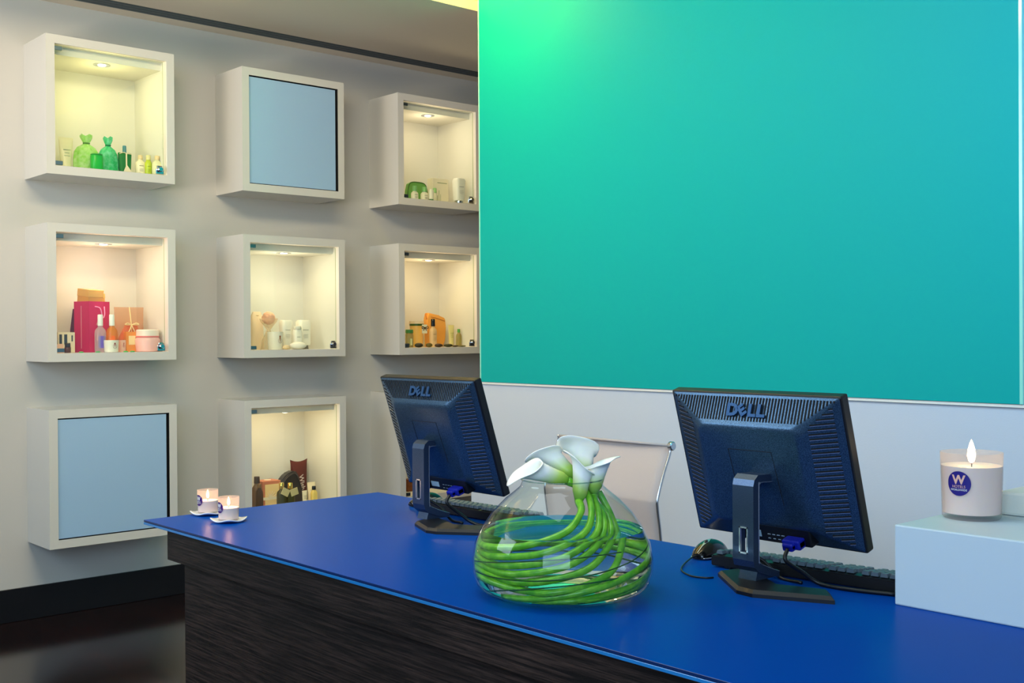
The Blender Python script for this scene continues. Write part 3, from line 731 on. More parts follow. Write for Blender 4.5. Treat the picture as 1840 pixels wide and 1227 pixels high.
def calla_path(a0, zt, k, up):
    def pt(a, r, z): a = math.radians(a); return VC + ER*(r*math.sin(a)) + EC*(r*math.cos(a)) + Vector((0, 0, z))
    P = list(up) + [pt(a0-3, 0.080+0.003*k, 0.165-0.004*k), pt(a0-26, 0.112, 0.135-0.006*k), pt(a0-60, 0.138, 0.110-0.010*k), pt(a0-105, 0.150, 0.096-0.012*k), pt(a0-165, 0.154, 0.088-0.009*k), pt(a0-225, 0.156, 0.085-0.009*k)]
    if k in (0, 2, 3): P += [pt(a0-270, 0.157, 0.082-0.009*k), pt(a0-315, 0.157, 0.066-0.008*k), pt(a0-360, 0.152, 0.042-0.004*k), pt(a0-405, 0.143, 0.022-0.001*k), pt(a0-440, 0.138, 0.0155)]
    return P
def spathe_mat():
    m = bpy.data.materials.new('calla_petal'); m.use_nodes = True; N = m.node_tree.nodes; L = m.node_tree.links; b = bsdf(m)
    at = N.new('ShaderNodeAttribute'); at.attribute_name = 'along'; rp = N.new('ShaderNodeValToRGB'); L.new(at.outputs['Fac'], rp.inputs[0]); L.new(rp.outputs[0], b.inputs['Base Color'])
    e = rp.color_ramp.elements; e[0].position = 0.0; e[0].color = lin((96, 160, 30)); e[1].position = 0.62; e[1].color = lin((254, 252, 244))
    x = e.new(0.28); x.color = lin((186, 214, 96)); b.inputs['Roughness'].default_value = 0.4
    b.inputs['Subsurface Weight'].default_value = 0.3; b.inputs['Subsurface Radius'].default_value = (0.01, 0.012, 0.006)
    return m
M_spathe = spathe_mat()
def calla(name_lab, base, mouth, side, L_, R_, path, group='calla lilies in the vase', ruffle=0.0, ph=0.0):
    base = Vector(base); ax = (Vector(mouth)-base).normalized(); s = (Vector(side)-ax*Vector(side).dot(ax)).normalized(); t_ = ax.cross(s)
    o = root('calla_lily', base, name_lab, 'flower', group)
    bm = BM(); lay = bm.verts.layers.float.new('along'); nt, na = 22, 44; rows = []
    for i in range(nt+1):
        t = i/nt; row = []
        for j in range(na):
            th = 2*PI*j/na; cs = 0.5+0.5*math.cos(th)
            ln = L_*(0.70+0.34*cs**1.3)
            r = 0.0065 + 0.006*min(1, t*5) + (R_-0.0125)*t**2.0*(0.85+0.25*cs)
            fl = max(0, t-0.72)/0.28
            r += R_*0.38*fl**2*(0.7+0.5*cs) + ruffle*fl**2*math.sin(3*th+ph)
            down = L_*0.13*fl**2.2*(0.3+0.7*(1-cs))
            tip = fl**3*max(0, math.cos(th))**14
            p = ax*(ln*t-down+tip*L_*0.02) + (s*math.cos(th)*(1-0.12*fl) + t_*math.sin(th))*(r+tip*R_*0.45)
            v = bm.verts.new(p); v[lay] = t; row.append(v)
        rows.append(row)
    for i in range(nt):
        for j in range(na): bm.faces.new((rows[i][j], rows[i][(j+1) % na], rows[i+1][(j+1) % na], rows[i+1][j]))
    sp = link('spathe', bm, M_spathe, o, smooth=True); md = sp.modifiers.new('thickness', 'SOLIDIFY'); md.thickness = 0.0014
    bm = BM(); n = 10; pts = [ax*(L_*0.12+L_*0.45*q/n) for q in range(n+1)]
    tube(bm, pts, [0.0052*(1-0.35*q/n) if q < n else 0.001 for q in range(n+1)], 10); link('spadix', bm, M_spadix, o, smooth=True)
    path = [p-base for p in path]
    bm = BM(); cp = catmull(path, 9); tube(bm, cp, [0.0066 if q > 10 else 0.0084-0.0002*q for q in range(len(cp))], 12); link('stem', bm, M_stem, o, smooth=True)
    return o
VD = depth(VC)
def vp(u, v, dd): return pd(u, v, VD+dd)
# (label, base pixel, mouth pixel, depth of base/mouth, side vector, length, mouth radius, start angle)
fl = [
 ('white calla lily in front centre with folded petal over vase rim', (1040, 900, -0.035), (1048, 826, -0.02), -ER*0.9+Vector((0, 0, 0.6))-EC*0.3, 0.092, 0.023, 26, []),
 ('white calla lily lowest on left, mouth opening toward left monitor', (1020, 864, -0.01), (938, 838, -0.03), -ER*1.0+Vector((0, 0, -0.75)), 0.108, 0.024, 42, [(1052, 882, -0.015)]),
 ('white calla lily with green throat behind the leftmost flower', (1034, 858, 0.03), (972, 806, 0.05), -ER*0.9+Vector((0, 0, 0.1))+EC*0.2, 0.094, 0.024, 54, [(1060, 882, 0.0)]),
 ('white calla lily at top centre, tallest flower of the vase', (1056, 876, 0.025), (1042, 800, 0.04), -ER*0.7+Vector((0, 0, 0.3))+EC*0.8, 0.102, 0.030, 62, [(1066, 896, 0.01)]),
 ('white calla lily on right with pointed petal tip facing right', (1066, 886, -0.01), (1078, 822, -0.01), ER*1.0+Vector((0, 0, 0.55)), 0.078, 0.024, 74, [(1071, 904, -0.01)]),
]
for k, (lab, b_, m_, side, L_, R_, a0, up) in enumerate(fl):
    base = vp(*b_); calla(lab, base, vp(*m_), side, L_, R_, calla_path(a0, 0.2, k, [base]+[vp(*q) for q in up]), ruffle=0.004, ph=k*1.3)
o = root('cut_stalk', VC, 'flowerless green calla stalk curling down right inside of vase', 'stalk')
bm = BM(); P6 = [p-VC for p in calla_path(92, 0.2, 5.2, [vp(1076, 884, 0.02)])]; tube(bm, catmull(P6, 9), 0.0066, 12); link('curled_stalk', bm, M_stem, o, smooth=True)
for k in range(4):
    a0 = 40+k*80; P_ = []
    for q in range(9):
        a = math.radians(a0-q*34); r = 0.158-0.0035*k*0.5; z = 0.100-0.009*q-0.003*k+0.006*math.sin(q+k)
        z = max(0.012, z); r = min(r, 0.150 if z < 0.03 else 0.160)
        P_.append(ER*(r*math.sin(a))+EC*(r*math.cos(a))+Vector((0, 0, z)))
    o = root('grass_blade', VC, 'thin dark grass blade coiled inside vase water', 'grass blade', 'grass blades coiled in the vase')
    bm = BM(); tube(bm, catmull(P_, 6), 0.0013, 5); link('blade', bm, M_blade, o, smooth=True)

# ------------------------------------------------------------------ goods in the display boxes
def place(rc, u0, u1, vtop, x, vbot=None):
    """world spot on the shelf of box rc, with width (along y) and height in metres"""
    um = (u0+u1)/2; P = px(um, vtop, x); zf = SH[rc]+0.0004; dp = depth(P)
    W_ = (px(u1, vtop, x)-px(u0, vtop, x)).y
    return Vector((x, P.y, zf)), W_, P.z-zf, (u1-u0)*dp/F_PX
_mc = {}
def cm(rgb, rough=0.4, **k):
    key = (rgb, rough, tuple(sorted(k.items())))
    if key not in _mc: _mc[key] = mat('goods_%d_%d_%d' % rgb, rgb, rough, **k)
    return _mc[key]
def bottle(rc, u0, u1, vt, x, lab, body, cap, cap_h=0.16, neck=0.35, n=2.2, label=None, group=None, clear=False, taper=1.0, cat='bottle', lines=None, capw=None, down=False):
    loc, W_, H, w = place(rc, u0, u1, vt, x); R = w/2
    g = root('bottle', loc, lab, cat, group, rz=0)
    ch = H*cap_h; bh = H-ch; z0 = 0
    if down: z0 = ch
    bm = BM(); nk = R*neck
    prof = [(R*0.93*taper, z0), (R*taper, z0+bh*0.05), (R, z0+bh*0.72), (R*0.9, z0+bh*0.84), (nk*1.05, z0+bh*0.95), (nk, z0+bh)]
    if neck >= 0.8: prof = [(R*0.93*taper, z0), (R*taper, z0+bh*0.05), (R*1.0, z0+bh*0.9), (R*neck, z0+bh)]
    loft(bm, [(0, 0, z, r*0.8, r, n) for r, z in prof], 28); link('bottle_body', bm, thin_glass('tinted_bottle_%d_%d_%d' % body, body, 1.45, 0.05, 0.35, body) if clear else cm(body, 0.3), g, smooth=0.7)
    cr = (capw if capw else max(neck, 0.35))*R*1.1
    bm = BM(); c0 = 0 if down else bh
    loft(bm, [(0, 0, c0, cr, cr), (0, 0, c0+ch*0.08, cr*1.03, cr*1.03), (0, 0, c0+ch*0.92, cr*0.97, cr*0.97), (0, 0, c0+ch, cr*0.85, cr*0.85)], 20); link('cap', bm, cap if not isinstance(cap, tuple) else cm(cap, 0.35), g, smooth=0.7)
    if label:
        bm = BM(); a = 0.62; rr = R*1.01*((taper+1)/2)
        rows = [[bm.verts.new((rr*0.8*math.cos(t), rr*math.sin(t), z0+bh*zz)) for t in [(-a+2*a*i/8) for i in range(9)]] for zz in (0.16, 0.62)]
        for i in range(8): bm.faces.new((rows[0][i], rows[0][i+1], rows[1][i+1], rows[1][i]))
        link('paper_label', bm, cm(label, 0.5), g)
    if lines:
        bm = BM(); 
        for i, (zz, ww) in enumerate(((0.60, 0.55), (0.42, 0.45), (0.36, 0.5), (0.30, 0.4))): box(bm, R*0.8*1.0, R*0.8*1.02+0.0005, -R*ww, R*ww*0.6, z0+bh*zz, z0+bh*zz+0.0022 if i == 0 else z0+bh*zz+0.001)
        link('printed_lines', bm, cm(lines, 0.5), g)
    return g
def tube_item(rc, u0, u1, vt, x, lab, body, cap, mark=None, group=None):
    loc, W_, H, w = place(rc, u0, u1, vt, x); R = w/2
    g = root('cosmetic_tube', loc, lab, 'tube', group)
    bm = BM(); loft(bm, [(0, 0, H*0.14, R*0.62, R*0.68), (0, 0, H*0.5, R*0.45, R*0.84), (0, 0, H*0.9, R*0.12, R*0.98), (0, 0, H*0.93, R*0.05, R), (0, 0, H, R*0.04, R)], 24); link('tube_body', bm, cm(body, 0.35), g, smooth=0.8)
    bm = BM(); loft(bm, [(0, 0, 0, R*0.62, R*0.66), (0, 0, H*0.14, R*0.62, R*0.66)], 20); link('cap', bm, cm(cap, 0.35), g, smooth=0.7)
    if mark:
        bm = BM()
        for i, ww in enumerate((0.5, 0.3, 0.42)): box(bm, R*0.46, R*0.46+0.001, -R*ww, R*ww, H*(0.62-0.09*i), H*(0.62-0.09*i)+0.002)
        link('printed_lines', bm, cm(mark, 0.5), g)
    return g
def carton(rc, u0, u1, vt, x, lab, rgb, depth_=0.05, rz=0.0, name='carton', cat='box', marks=None, group=None, lid=None):
    loc, W_, H, w = place(rc, u0, u1, vt, x); g = root(name, loc, lab, cat, group, rz)
    wy = W_/(abs(math.cos(rz))+0.0001)*0.92
    bm = BM(); box(bm, -depth_, 0, -wy/2, wy/2, 0, H, bev=0.0012); link('carton_body', bm, cm(rgb, 0.45), g)
    if marks:
        mt, mm = marks; bm = BM()
        for (y, z, w2, h2) in mt: box(bm, 0.0, 0.0008, y*wy-w2*wy/2, y*wy+w2*wy/2, z*H, (z+h2)*H)
        link('printed_mark', bm, cm(mm, 0.5), g)
    return g, wy, H
def organza(rc, u0, u1, vt, x, lab, c1, c2, neckf=0.8, group='organza gift bags'):
    loc, W_, H, w = place(rc, u0, u1, vt, x); R = w/2; g = root('gift_bag', loc, lab, 'gift bag', group)
    bm = BM(); seg = 40; secs = [(0.86, 0), (1.0, 0.10), (1.0, 0.36), (0.90, 0.54), (0.66, 0.67), (0.30, 0.745), (0.20, 0.775), (0.30, 0.83), (0.44, 0.93), (0.46, 1.0)]
    rings = loft(bm, [(0, 0, H*z, R*r*0.6, R*r) for r, z in secs], seg, cap=False)
    for i, rg in enumerate(rings):
        t = i/9
        for j, v in enumerate(rg):
            a = 2*PI*j/seg; k = 1+0.10*math.sin(a*7+t*2)*(0.3+t); v.co.x *= k; v.co.y *= k
            if i == 9: v.co.z += H*0.03*math.sin(a*4)
    f = bm.faces.new(rings[0]); link('bag_cloth', bm, mat('organza_%d_%d_%d' % c1, c1, 0.45, alpha=0.86, noise=(55, tuple(min(255, int(q*0.5+125)) for q in c1))), g, smooth=True)
    bm = BM(); loft(bm, [(0, 0, H*0.01, R*0.3, R*0.55, 3), (0, 0, H*0.42, R*0.3, R*0.5, 3)], 20); link('bag_filling', bm, cm(c2, 0.5), g, smooth=0.7)
    bm = BM(); tube(bm, [(R*0.15*math.cos(2*PI*k/16), R*0.24*math.sin(2*PI*k/16), H*0.785) for k in range(17)], H*0.018, 6); link('drawstring', bm, cm(tuple(int(q*0.6) for q in c1), 0.5), g, smooth=True)
    return g
def pebble(rc, u0, u1, vt, x, lab, rgb, name='pebble', cat='stone', group=None, flat=None):
    loc, W_, H, w = place(rc, u0, u1, vt, x); H = max(H, 0.006)
    bm = BM(); r = bmesh.ops.create_icosphere(bm, subdivisions=3, radius=1.0)
    for v in bm.verts:
        v.co = Vector((v.co.x*w*0.35, v.co.y*w/2, v.co.z*H/2+H/2)); v.co.x += 0.12*w*v.co.y/(w/2)
    o = link(name, bm, cm(rgb, 0.45), loc=loc, smooth=True); return tag(o, lab, cat, group)

# --- top left box (1,1)
A = (1, 1)
tube_item(A, 105, 131, 247, 0.12, 'pale cream cosmetic tube standing left of lime gift bag', (236, 226, 188), (225, 215, 180), (150, 170, 130))
organza(A, 132, 178, 243, 0.13, 'lime green organza gift bag with dark green gathered neck', (150, 224, 60), (246, 240, 170))
organza(A, 176, 212, 247, 0.13, 'emerald green organza gift bag right of the lime bag', (0, 190, 96), (150, 220, 150))
bottle(A, 163, 184, 277, 0.205, 'bright green rounded bottle standing between two gift bags', (0, 176, 20), (0, 140, 20), 0.06, 0.9, 3)
loc, W_, H, w = place(A, 212, 236, 275, 0.15); g = root('green_pouch', loc, 'dark green pouch with cream ribbon and hanging tag', 'pouch')
bm = BM(); loft(bm, [(0, 0, 0, 0.018, w*0.40, 4), (0, 0, H*0.95, 0.012, w*0.5, 4), (0, 0, H, 0.006, w*0.5, 4)], 24); link('pouch_body', bm, cm((24, 110, 20), 0.6), g, smooth=0.6)
bm = BM(); box(bm, 0.018, 0.021, -0.003, 0.004, H*0.25, H*0.98, bev=0.001); tube(bm, catmull([(0.016, -w*0.5, H*0.93), (0.02, -w*0.2, H), (0.021, 0, H*0.96), (0.018, w*0.4, H*0.95)], 4), 0.0016, 6); link('ribbon', bm, cm((244, 220, 186), 0.5), g)
bm = BM(); prism(bm, [(-0.022, 0.002), (0.016, 0.0), (0.022, 0.022), (0.002, 0.048), (-0.002, 0.048)], 'x', 0.0225, 0.0245); link('paper_tag', bm, cm((246, 222, 196), 0.5), g)
bottle(A, 219, 228, 262, 0.10, 'slim bottle with blue green cap behind dark green pouch', (90, 160, 90), (70, 130, 140), 0.3, 0.7)
bottle(A, 243, 261, 279, 0.16, 'cream bottle with printed mark, left of three beside door lock', (240, 226, 190), (226, 200, 150), 0.20, 0.42, label=(248, 238, 206), lines=(120, 110, 60))
bottle(A, 260, 273, 279, 0.175, 'lime green small bottle, middle of three beside door lock', (190, 204, 30), (224, 214, 150), 0.22, 0.6, lines=(110, 130, 20))
bottle(A, 273, 291, 280, 0.205, 'pale cream bottle directly behind door lock in top left box', (226, 222, 176), (226, 200, 150), 0.20, 0.42, lines=(140, 140, 110))
# --- top right box (1,3)
A = (1, 3)
loc, W_, H, w = place(A, 726, 769, 328, 0.10); g = root('green_pouch', loc, 'green zip pouch with darker piping at left of top right box', 'pouch')
bm = BM(); prism(bm, [(-w/2, 0), (w/2, 0), (w/2, H*0.6), (w*0.38, H*0.93), (w*0.2, H), (-w*0.25, H), (-w*0.42, H*0.9), (-w/2, H*0.55)], 'x', -0.015, 0.015); link('pouch_body', bm, cm((120, 178, 90), 0.3), g)
bm = BM(); tube(bm, catmull([(0.016, -w/2, 0.002), (0.016, -w/2, H*0.55), (0.016, -w*0.38, H*0.93), (0.016, 0, H), (0.016, w*0.38, H*0.93), (0.016, w/2, H*0.55), (0.016, w/2, 0.002)], 5), 0.003, 6); link('piping', bm, cm((60, 110, 36), 0.4), g, smooth=True)
gr = 'small white bottles with green caps'
bottle(A, 738, 752, 334, 0.19, 'small white bottle with green cap, leftmost in front of pouch', (240, 234, 214), (130, 190, 120), 0.35, 0.55, lines=(150, 150, 140))
bottle(A, 755, 770, 336, 0.19, 'small white bottle with green cap, second in front of pouch', (240, 234, 214), (130, 190, 120), 0.33, 0.55, lines=(150, 150, 140))
bottle(A, 770, 780, 340, 0.21, 'tiny white bottle standing on its dark green cap', (236, 230, 216), (60, 120, 70), 0.22, 0.7, down=True)
bottle(A, 777, 785, 338, 0.14, 'slim bottle with pale green cap just left of white carton', (240, 236, 216), (150, 200, 130), 0.3, 0.8)
carton(A, 776, 807, 321, 0.13, 'white carton with fine grass print in top right box', (240, 228, 204), marks=(((0.1, 0.82, 0.6, 0.03), (-0.1, 0.1, 0.03, 0.45), (-0.2, 0.05, 0.03, 0.3), (0.0, 0.05, 0.02, 0.35)), (150, 160, 120)))
bottle(A, 813, 836, 321, 0.215, 'white shampoo bottle standing on silver cap beside door lock', (238, 234, 226), M_chrome, 0.14, 0.8, 3.2, lines=(100, 100, 104), taper=0.86, down=True, capw=0.6)
# --- middle left box (2,1)
A = (2, 1)
carton(A, 103, 136, 597, 0.14, 'cream carton with dark printed bottles at left of middle left box', (240, 224, 196), marks=(((-0.35, 0.4, 0.16, 0.5), (-0.05, 0.4, 0.18, 0.5), (0.33, 0.55, 0.08, 0.3)), (60, 70, 80)))
carton(A, 101, 115, 618, 0.22, 'small pink carton in front of cream carton', (240, 190, 166), 0.03)
bottle(A, 116, 127, 616, 0.20, 'small dark brown jar in front of cream carton', (90, 46, 40), (50, 44, 44), 0.4, 0.8, cat='jar')
# magenta gift bag set cornerwise
loc, W_, H, w = place(A, 134, 196, 542, 0.10); g = root('gift_bag', loc, 'magenta paper gift bag with pink ribbon handles', 'gift bag')
RZ = math.radians(21); a_, b_ = 0.098, 0.128
bm = BM(); hz = H
box(bm, -a_/2, a_/2, -b_/2, b_/2, 0, 0.002); t = 0.0012
box(bm, -a_/2, -a_/2+t, -b_/2, b_/2, 0, hz); box(bm, a_/2-t, a_/2, -b_/2, b_/2, 0, hz); box(bm, -a_/2, a_/2, -b_/2, -b_/2+t, 0, hz); box(bm, -a_/2, a_/2, b_/2-t, b_/2, 0, hz)
link('paper_bag', bm, cm((214, 24, 96), 0.4), g)
for s_ in (1,):
    bm = BM(); tube(bm, catmull([(a_/2+0.001, -0.028, hz*0.90), (a_/2+0.02, -0.012, hz*0.86), (a_/2+0.022, 0.0, hz*0.68), (a_/2+0.018, 0.016, hz*0.74), (a_/2+0.001, 0.030, hz*0.90)], 6), 0.0028, 6); link('handle', bm, cm((246, 150, 200), 0.4), g, smooth=True)
b = text_bm('AV', 0.022, 0.0002); xf(b, Matrix.Translation((a_/2+0.0006, -0.006, hz*0.56)) @ FRONTX()); link('printed_letters', b, cm((250, 210, 190), 0.4), g)
bm = BM()
for q in range(30): box(bm, -0.003, 0.001, -b_/2-0.0006, -b_/2, hz*(0.08+0.028*q), hz*(0.08+0.028*q)+hz*0.018)
link('side_print', bm, cm((250, 190, 200), 0.4), g)
g.rotation_euler = (0, 0, RZ); bag_loc = loc.copy(); bag_h = hz
# gold boxes standing in the bag
Rm = Matrix.Rotation(RZ, 4, 'Z')
def goldbox(name, off, sz, tilt, lab):
    p = bag_loc + (Rm @ Vector(off)); g = root(name, p, lab, 'box', 'gold boxes in the magenta bag'); g.rotation_euler = (tilt[0], tilt[1], RZ+tilt[2])
    bm = BM(); box(bm, -sz[0]/2, sz[0]/2, -sz[1]/2, sz[1]/2, 0, sz[2], bev=0.0015); link('box_body', bm, cm((236, 170, 84), 0.3, metal=0.3), g)
    bm = BM(); box(bm, -sz[0]/2-0.0015, sz[0]/2+0.0015, -sz[1]/2-0.0015, sz[1]/2+0.0015, sz[2]*0.72, sz[2]+0.0015, bev=0.0015); link('box_lid', bm, cm((246, 190, 104), 0.25, metal=0.3), g)
    return g
goldbox('gold_box', (-0.005, -0.014, bag_h-0.06), (0.074, 0.088, 0.118), (0.0, 0.12, 0.0), 'large gold gift box sticking out of magenta bag')
goldbox('gold_box', (0.010, 0.0450, bag_h-0.04), (0.040, 0.022, 0.078), (0.06, 0.0, 0.05), 'small gold box at right in magenta bag')
loc, W_, H, w = place(A, 126, 140, 555, 0.01)
bm = BM(); loft(bm, [(0, 0, 0, 0.010, 0.030), (0, 0, H*0.5, 0.012, 0.036), (0, 0, H, 0.010, 0.022)], 20); tag(link('plum_pouch', bm, cm((96, 26, 56), 0.5), loc=(loc.x, loc.y+0.016, loc.z), smooth=0.6), 'dark plum pouch peeking out left behind magenta bag', 'pouch')
bottle(A, 170, 190, 565, 0.205, 'clear spray bottle with violet fruit label and white cap', (244, 244, 248), (252, 250, 246), 0.30, 0.42, clear=True, label=(110, 90, 190))
bottle(A, 190.5, 211, 565, 0.195, 'orange spray bottle with white cap beside violet one', (255, 206, 120), (252, 250, 246), 0.30, 0.42, clear=True, label=(236, 110, 40))
def jar(rc, u0, u1, vt, x, lab, body, lidc=None, mark=None, lid_h=0.0, cat='candle', band=None):
    loc, W_, H, w = place(rc, u0, u1, vt, x); R = w/2; g = root('white_jar', loc, lab, cat); bh = H*(1-lid_h)
    bm = BM(); lathe(bm, [(R*0.86, 0), (R*0.92, H*0.03), (R*1.0, bh*0.8), (R*(0.86 if lid_h else 1.0), bh), (R*(0.5), bh-0.001)], 28); link('jar_body', bm, cm(body, 0.3), g, smooth=0.7)
    if lid_h:
        bm = BM(); lathe(bm, [(R*0.86, bh), (R*0.9, bh+H*0.02), (R*0.9, H*0.96), (R*0.82, H)], 28); link('lid', bm, cm(lidc, 0.3), g, smooth=0.7)
    if band:
        bm = BM(); lathe(bm, [(R*0.9, bh-H*0.02), (R*0.93, bh), (R*0.9, bh+H*0.05)], 28, cap=False); link('band', bm, cm(band, 0.3), g, smooth=True)
    if mark:
        bm = BM(); x_ = R*0.985; prism(bm, [(R*0.10, bh*0.42), (R*0.22, bh*0.78), (-R*0.02, bh*0.78)], 'x', x_-0.001, x_+0.0008)
        tube(bm, [(x_+0.0005, R*0.1+R*0.26*math.cos(t/12*2*PI), bh*0.5+R*0.30*math.sin(t/12*2*PI)) for t in range(4, 15)], 0.0006, 4); link('printed_emblem', bm, cm(mark, 0.4), g)
    return g
jar(A, 187, 213, 611, 0.235, 'small white candle jar with emblem in front of spray bottles', (248, 240, 228), mark=(150, 60, 60))
jar(A, 212, 226, 611, 0.17, 'small translucent pink jar right of white candle jar', (240, 196, 180), mark=(180, 80, 80), cat='jar')
# clear gift bag with ribbon
loc, W_, H, w = place(A, 204, 259, 552, 0.06); g = root('gift_bag', loc, 'clear cellophane gift bag of orange goods tied with cream bow', 'gift bag')
bm = BM(); loft(bm, [(0, 0, 0, 0.030, w*0.44, 4), (0, 0, H*0.6, 0.026, w*0.46, 4), (0, 0, H*0.92, 0.004, w*0.49, 4), (0, 0, H, 0.003, w*0.5, 4)], 32); link('cellophane', bm, thin_glass('cellophane', (250, 225, 205), 1.45, 0.15, 0.16, (250, 226, 206)), g, smooth=0.8)
bm = BM(); loft(bm, [(0, 0.004, 0.002, 0.02, w*0.34, 3), (0, 0.004, H*0.3, 0.02, w*0.38, 3), (0, 0.01, H*0.6, 0.014, w*0.20, 2.5)], 24); link('orange_contents', bm, cm((236, 130, 50), 0.5), g, smooth=0.8)
bm = BM(); cz = H*0.60; xx = 0.030
for sgn in (-1, 1):
    tube(bm, catmull([(xx, 0, cz), (xx+0.006, sgn*0.022, cz+0.008), (xx+0.006, sgn*0.034, cz+0.001), (xx, 0, cz)], 5), 0.0028, 6); tube(bm, catmull([(xx, 0, cz), (xx+0.004, sgn*0.008, cz-0.02), (xx+0.003, sgn*0.016, cz-0.036)], 4), 0.0028, 6)
tube(bm, [(xx-0.001, 0, 0.004), (xx-0.001, 0, cz), (0.006, 0, H)], 0.002, 5); link('ribbon_bow', bm, cm((248, 226, 170), 0.4), g, smooth=True)
carton(A, 226, 245, 596, 0.17, 'slim orange and cream carton left of round pink jar', (240, 150, 70), 0.03, marks=(((0.1, 0.35, 0.7, 0.45),), (250, 226, 170)))
jar(A, 243, 287, 592, 0.19, 'round pink bath salt jar with white lid beside lock', (248, 190, 186), (250, 232, 220), None, 0.34, 'jar', (238, 120, 120))
for i, (u, v, nm) in enumerate(((146, 631, 'in front of magenta bag'), (176, 630, 'in front of violet spray bottle'), (226, 629, 'in front of pink jar row'), (238, 629, 'in front of orange carton'))):
    loc, W_, H, w = place(A, u-4, u+4, v-4, 0.262); bm = BM(); loft(bm, [(0, 0, 0, w*0.3, w*0.5), (0, 0, 0.003, w*0.4, w*0.6), (0, 0, 0.006, w*0.2, w*0.3)], 12)
    tag(link('green_petal', bm, cm((70, 180, 90), 0.4), loc=loc, smooth=True), 'tiny green petal on shelf %s' % nm, 'petal', 'green petals on the shelf')
# --- centre box (2,2)
A = (2, 2)
loc, W_, H, w = place(A, 448, 474, 560, 0.03); g = root('cream_pouch', loc, 'tall cream fabric pouch at left of centre box', 'pouch')
bm = BM(); loft(bm, [(0, 0, 0, 0.022, w*0.5, 3), (0, 0, H*0.5, 0.026, w*0.45, 3), (0, 0, H*0.9, 0.01, w*0.42, 3), (0, 0, H, 0.004, w*0.3, 3)], 28); link('pouch_body', bm, cm((244, 216, 180), 0.6), g, smooth=0.8)
bm = BM(); tube(bm, [(0.0, -w*0.3, H*0.92), (0.012, 0, H*0.9), (0.0, w*0.3, H*0.92)], 0.002, 6); link('drawstring', bm, cm((230, 196, 150), 0.6), g)
loc, W_, H, w = place(A, 465, 500, 560, 0.13); g = root('bath_sponge', loc, 'pink bath puff in clear cone wrap behind white candle', 'sponge')
bm = BM(); bmesh.ops.create_icosphere(bm, subdivisions=4, radius=w*0.33)
for v in bm.verts:
    n_ = v.co.normalized(); v.co += n_*0.0035*math.sin(n_.x*23+n_.y*17)*math.sin(n_.z*21+n_.x*9); v.co.z += H-w*0.33
link('sponge_ball', bm, cm((246, 184, 150), 0.8), g, smooth=True)
bm = BM(); lathe(bm, [(w*0.42, 0.0), (w*0.34, H*0.25), (w*0.09, H*0.52), (w*0.20, H*0.60), (w*0.42, H*0.74), (w*0.48, H*0.82)], 28, cap=False); link('clear_wrap', bm, thin_glass('sponge_wrap', (250, 240, 225), 1.4, 0.2, 0.3, (248, 236, 214)), g, smooth=True)
jar(A, 480.5, 509, 596, 0.20, 'large white candle with brown emblem in centre box', (250, 240, 222), mark=(150, 84, 40))
bottle(A, 502, 525, 575, 0.12, 'white lotion bottle behind candle, left of the white three', (244, 238, 224), (216, 206, 190), 0.13, 0.8, 3.2, lines=(130, 130, 120), taper=0.84, down=True, capw=0.6)
bottle(A, 526.5, 542, 586, 0.18, 'shorter white bottle in middle of the white three', (248, 242, 228), (236, 230, 214), 0.13, 0.8, 3.2, lines=(130, 130, 120), taper=1.1, capw=0.86)
bottle(A, 532, 558, 575, 0.11, 'white lotion bottle at right rear of centre box', (244, 236, 220), (96, 90, 80), 0.13, 0.8, 3.2, lines=(130, 130, 120), taper=0.92, down=True, capw=0.6)
pebble(A, 521, 550, 614, 0.235, 'oval white soap bar lying in front of white bottles', (250, 240, 224), 'soap_bar', 'soap')
pebble(A, 508, 521, 620, 0.245, 'small pale seashell beside white candle jar', (238, 206, 160), 'seashell', 'shell')
# --- middle right box (2,3)
A = (2, 3)
bottle(A, 728, 743, 592, 0.17, 'clear bottle with wide green cap at left of right box', (220, 214, 170), (70, 140, 70), 0.20, 0.85, clear=True, label=(226, 226, 180))
bottle(A, 727, 735.5, 617, 0.25, 'tiny dark violet jar at front left of right box', (70, 56, 80), (60, 50, 66), 0.3, 0.9, cat='jar')
loc, W_, H, w = place(A, 735, 762, 577, 0.07); g = root('clear_tub', loc, 'amber tub with dark green banded lid behind white tag', 'tub')
bm = BM(); lathe(bm, [(w*0.40, 0), (w*0.46, H*0.8), (w*0.46, H*0.82)], 28); link('tub_body', bm, cm((244, 190, 100), 0.3), g, smooth=0.7)
bm = BM(); lathe(bm, [(w*0.48, H*0.82), (w*0.48, H*0.90)], 28); link('green_band', bm, cm((60, 90, 20), 0.3), g, smooth=0.7)
bm = BM(); lathe(bm, [(w*0.50, H*0.90), (w*0.50, H), (w*0.4, H)], 28); link('lid', bm, cm((240, 214, 180), 0.3), g, smooth=0.7)
loc, W_, H, w = place(A, 759, 803, 562, 0.05); g = root('leather_bag', loc, 'tan leather bag leaning at back of middle right box', 'bag')
bm = BM(); prism(bm, [(-w*0.46, 0), (w*0.34, 0), (w*0.46, H*0.2), (w*0.50, H*0.6), (w*0.46, H*0.84), (w*0.1, H*0.93), (-w*0.42, H), (-w*0.50, H*0.8)], 'x', -0.02, 0.02)
bmesh.ops.bevel(bm, geom=list(bm.edges), offset=0.006, segments=3, affect='EDGES'); link('bag_body', bm, cm((238, 164, 72), 0.5), g, smooth=0.9)
bm = BM(); tube(bm, catmull([(0.021, -w*0.30, H*0.88), (0.022, 0, H*0.84), (0.022, w*0.40, H*0.76)], 5), 0.0016, 6); tube(bm, [(0.0, -w*0.46, H*0.98), (0.012, -w*0.47, H*0.82), (0.0, -w*0.44, H*0.74)], 0.005, 6); link('seam', bm, cm((200, 120, 40), 0.5), g, smooth=True)
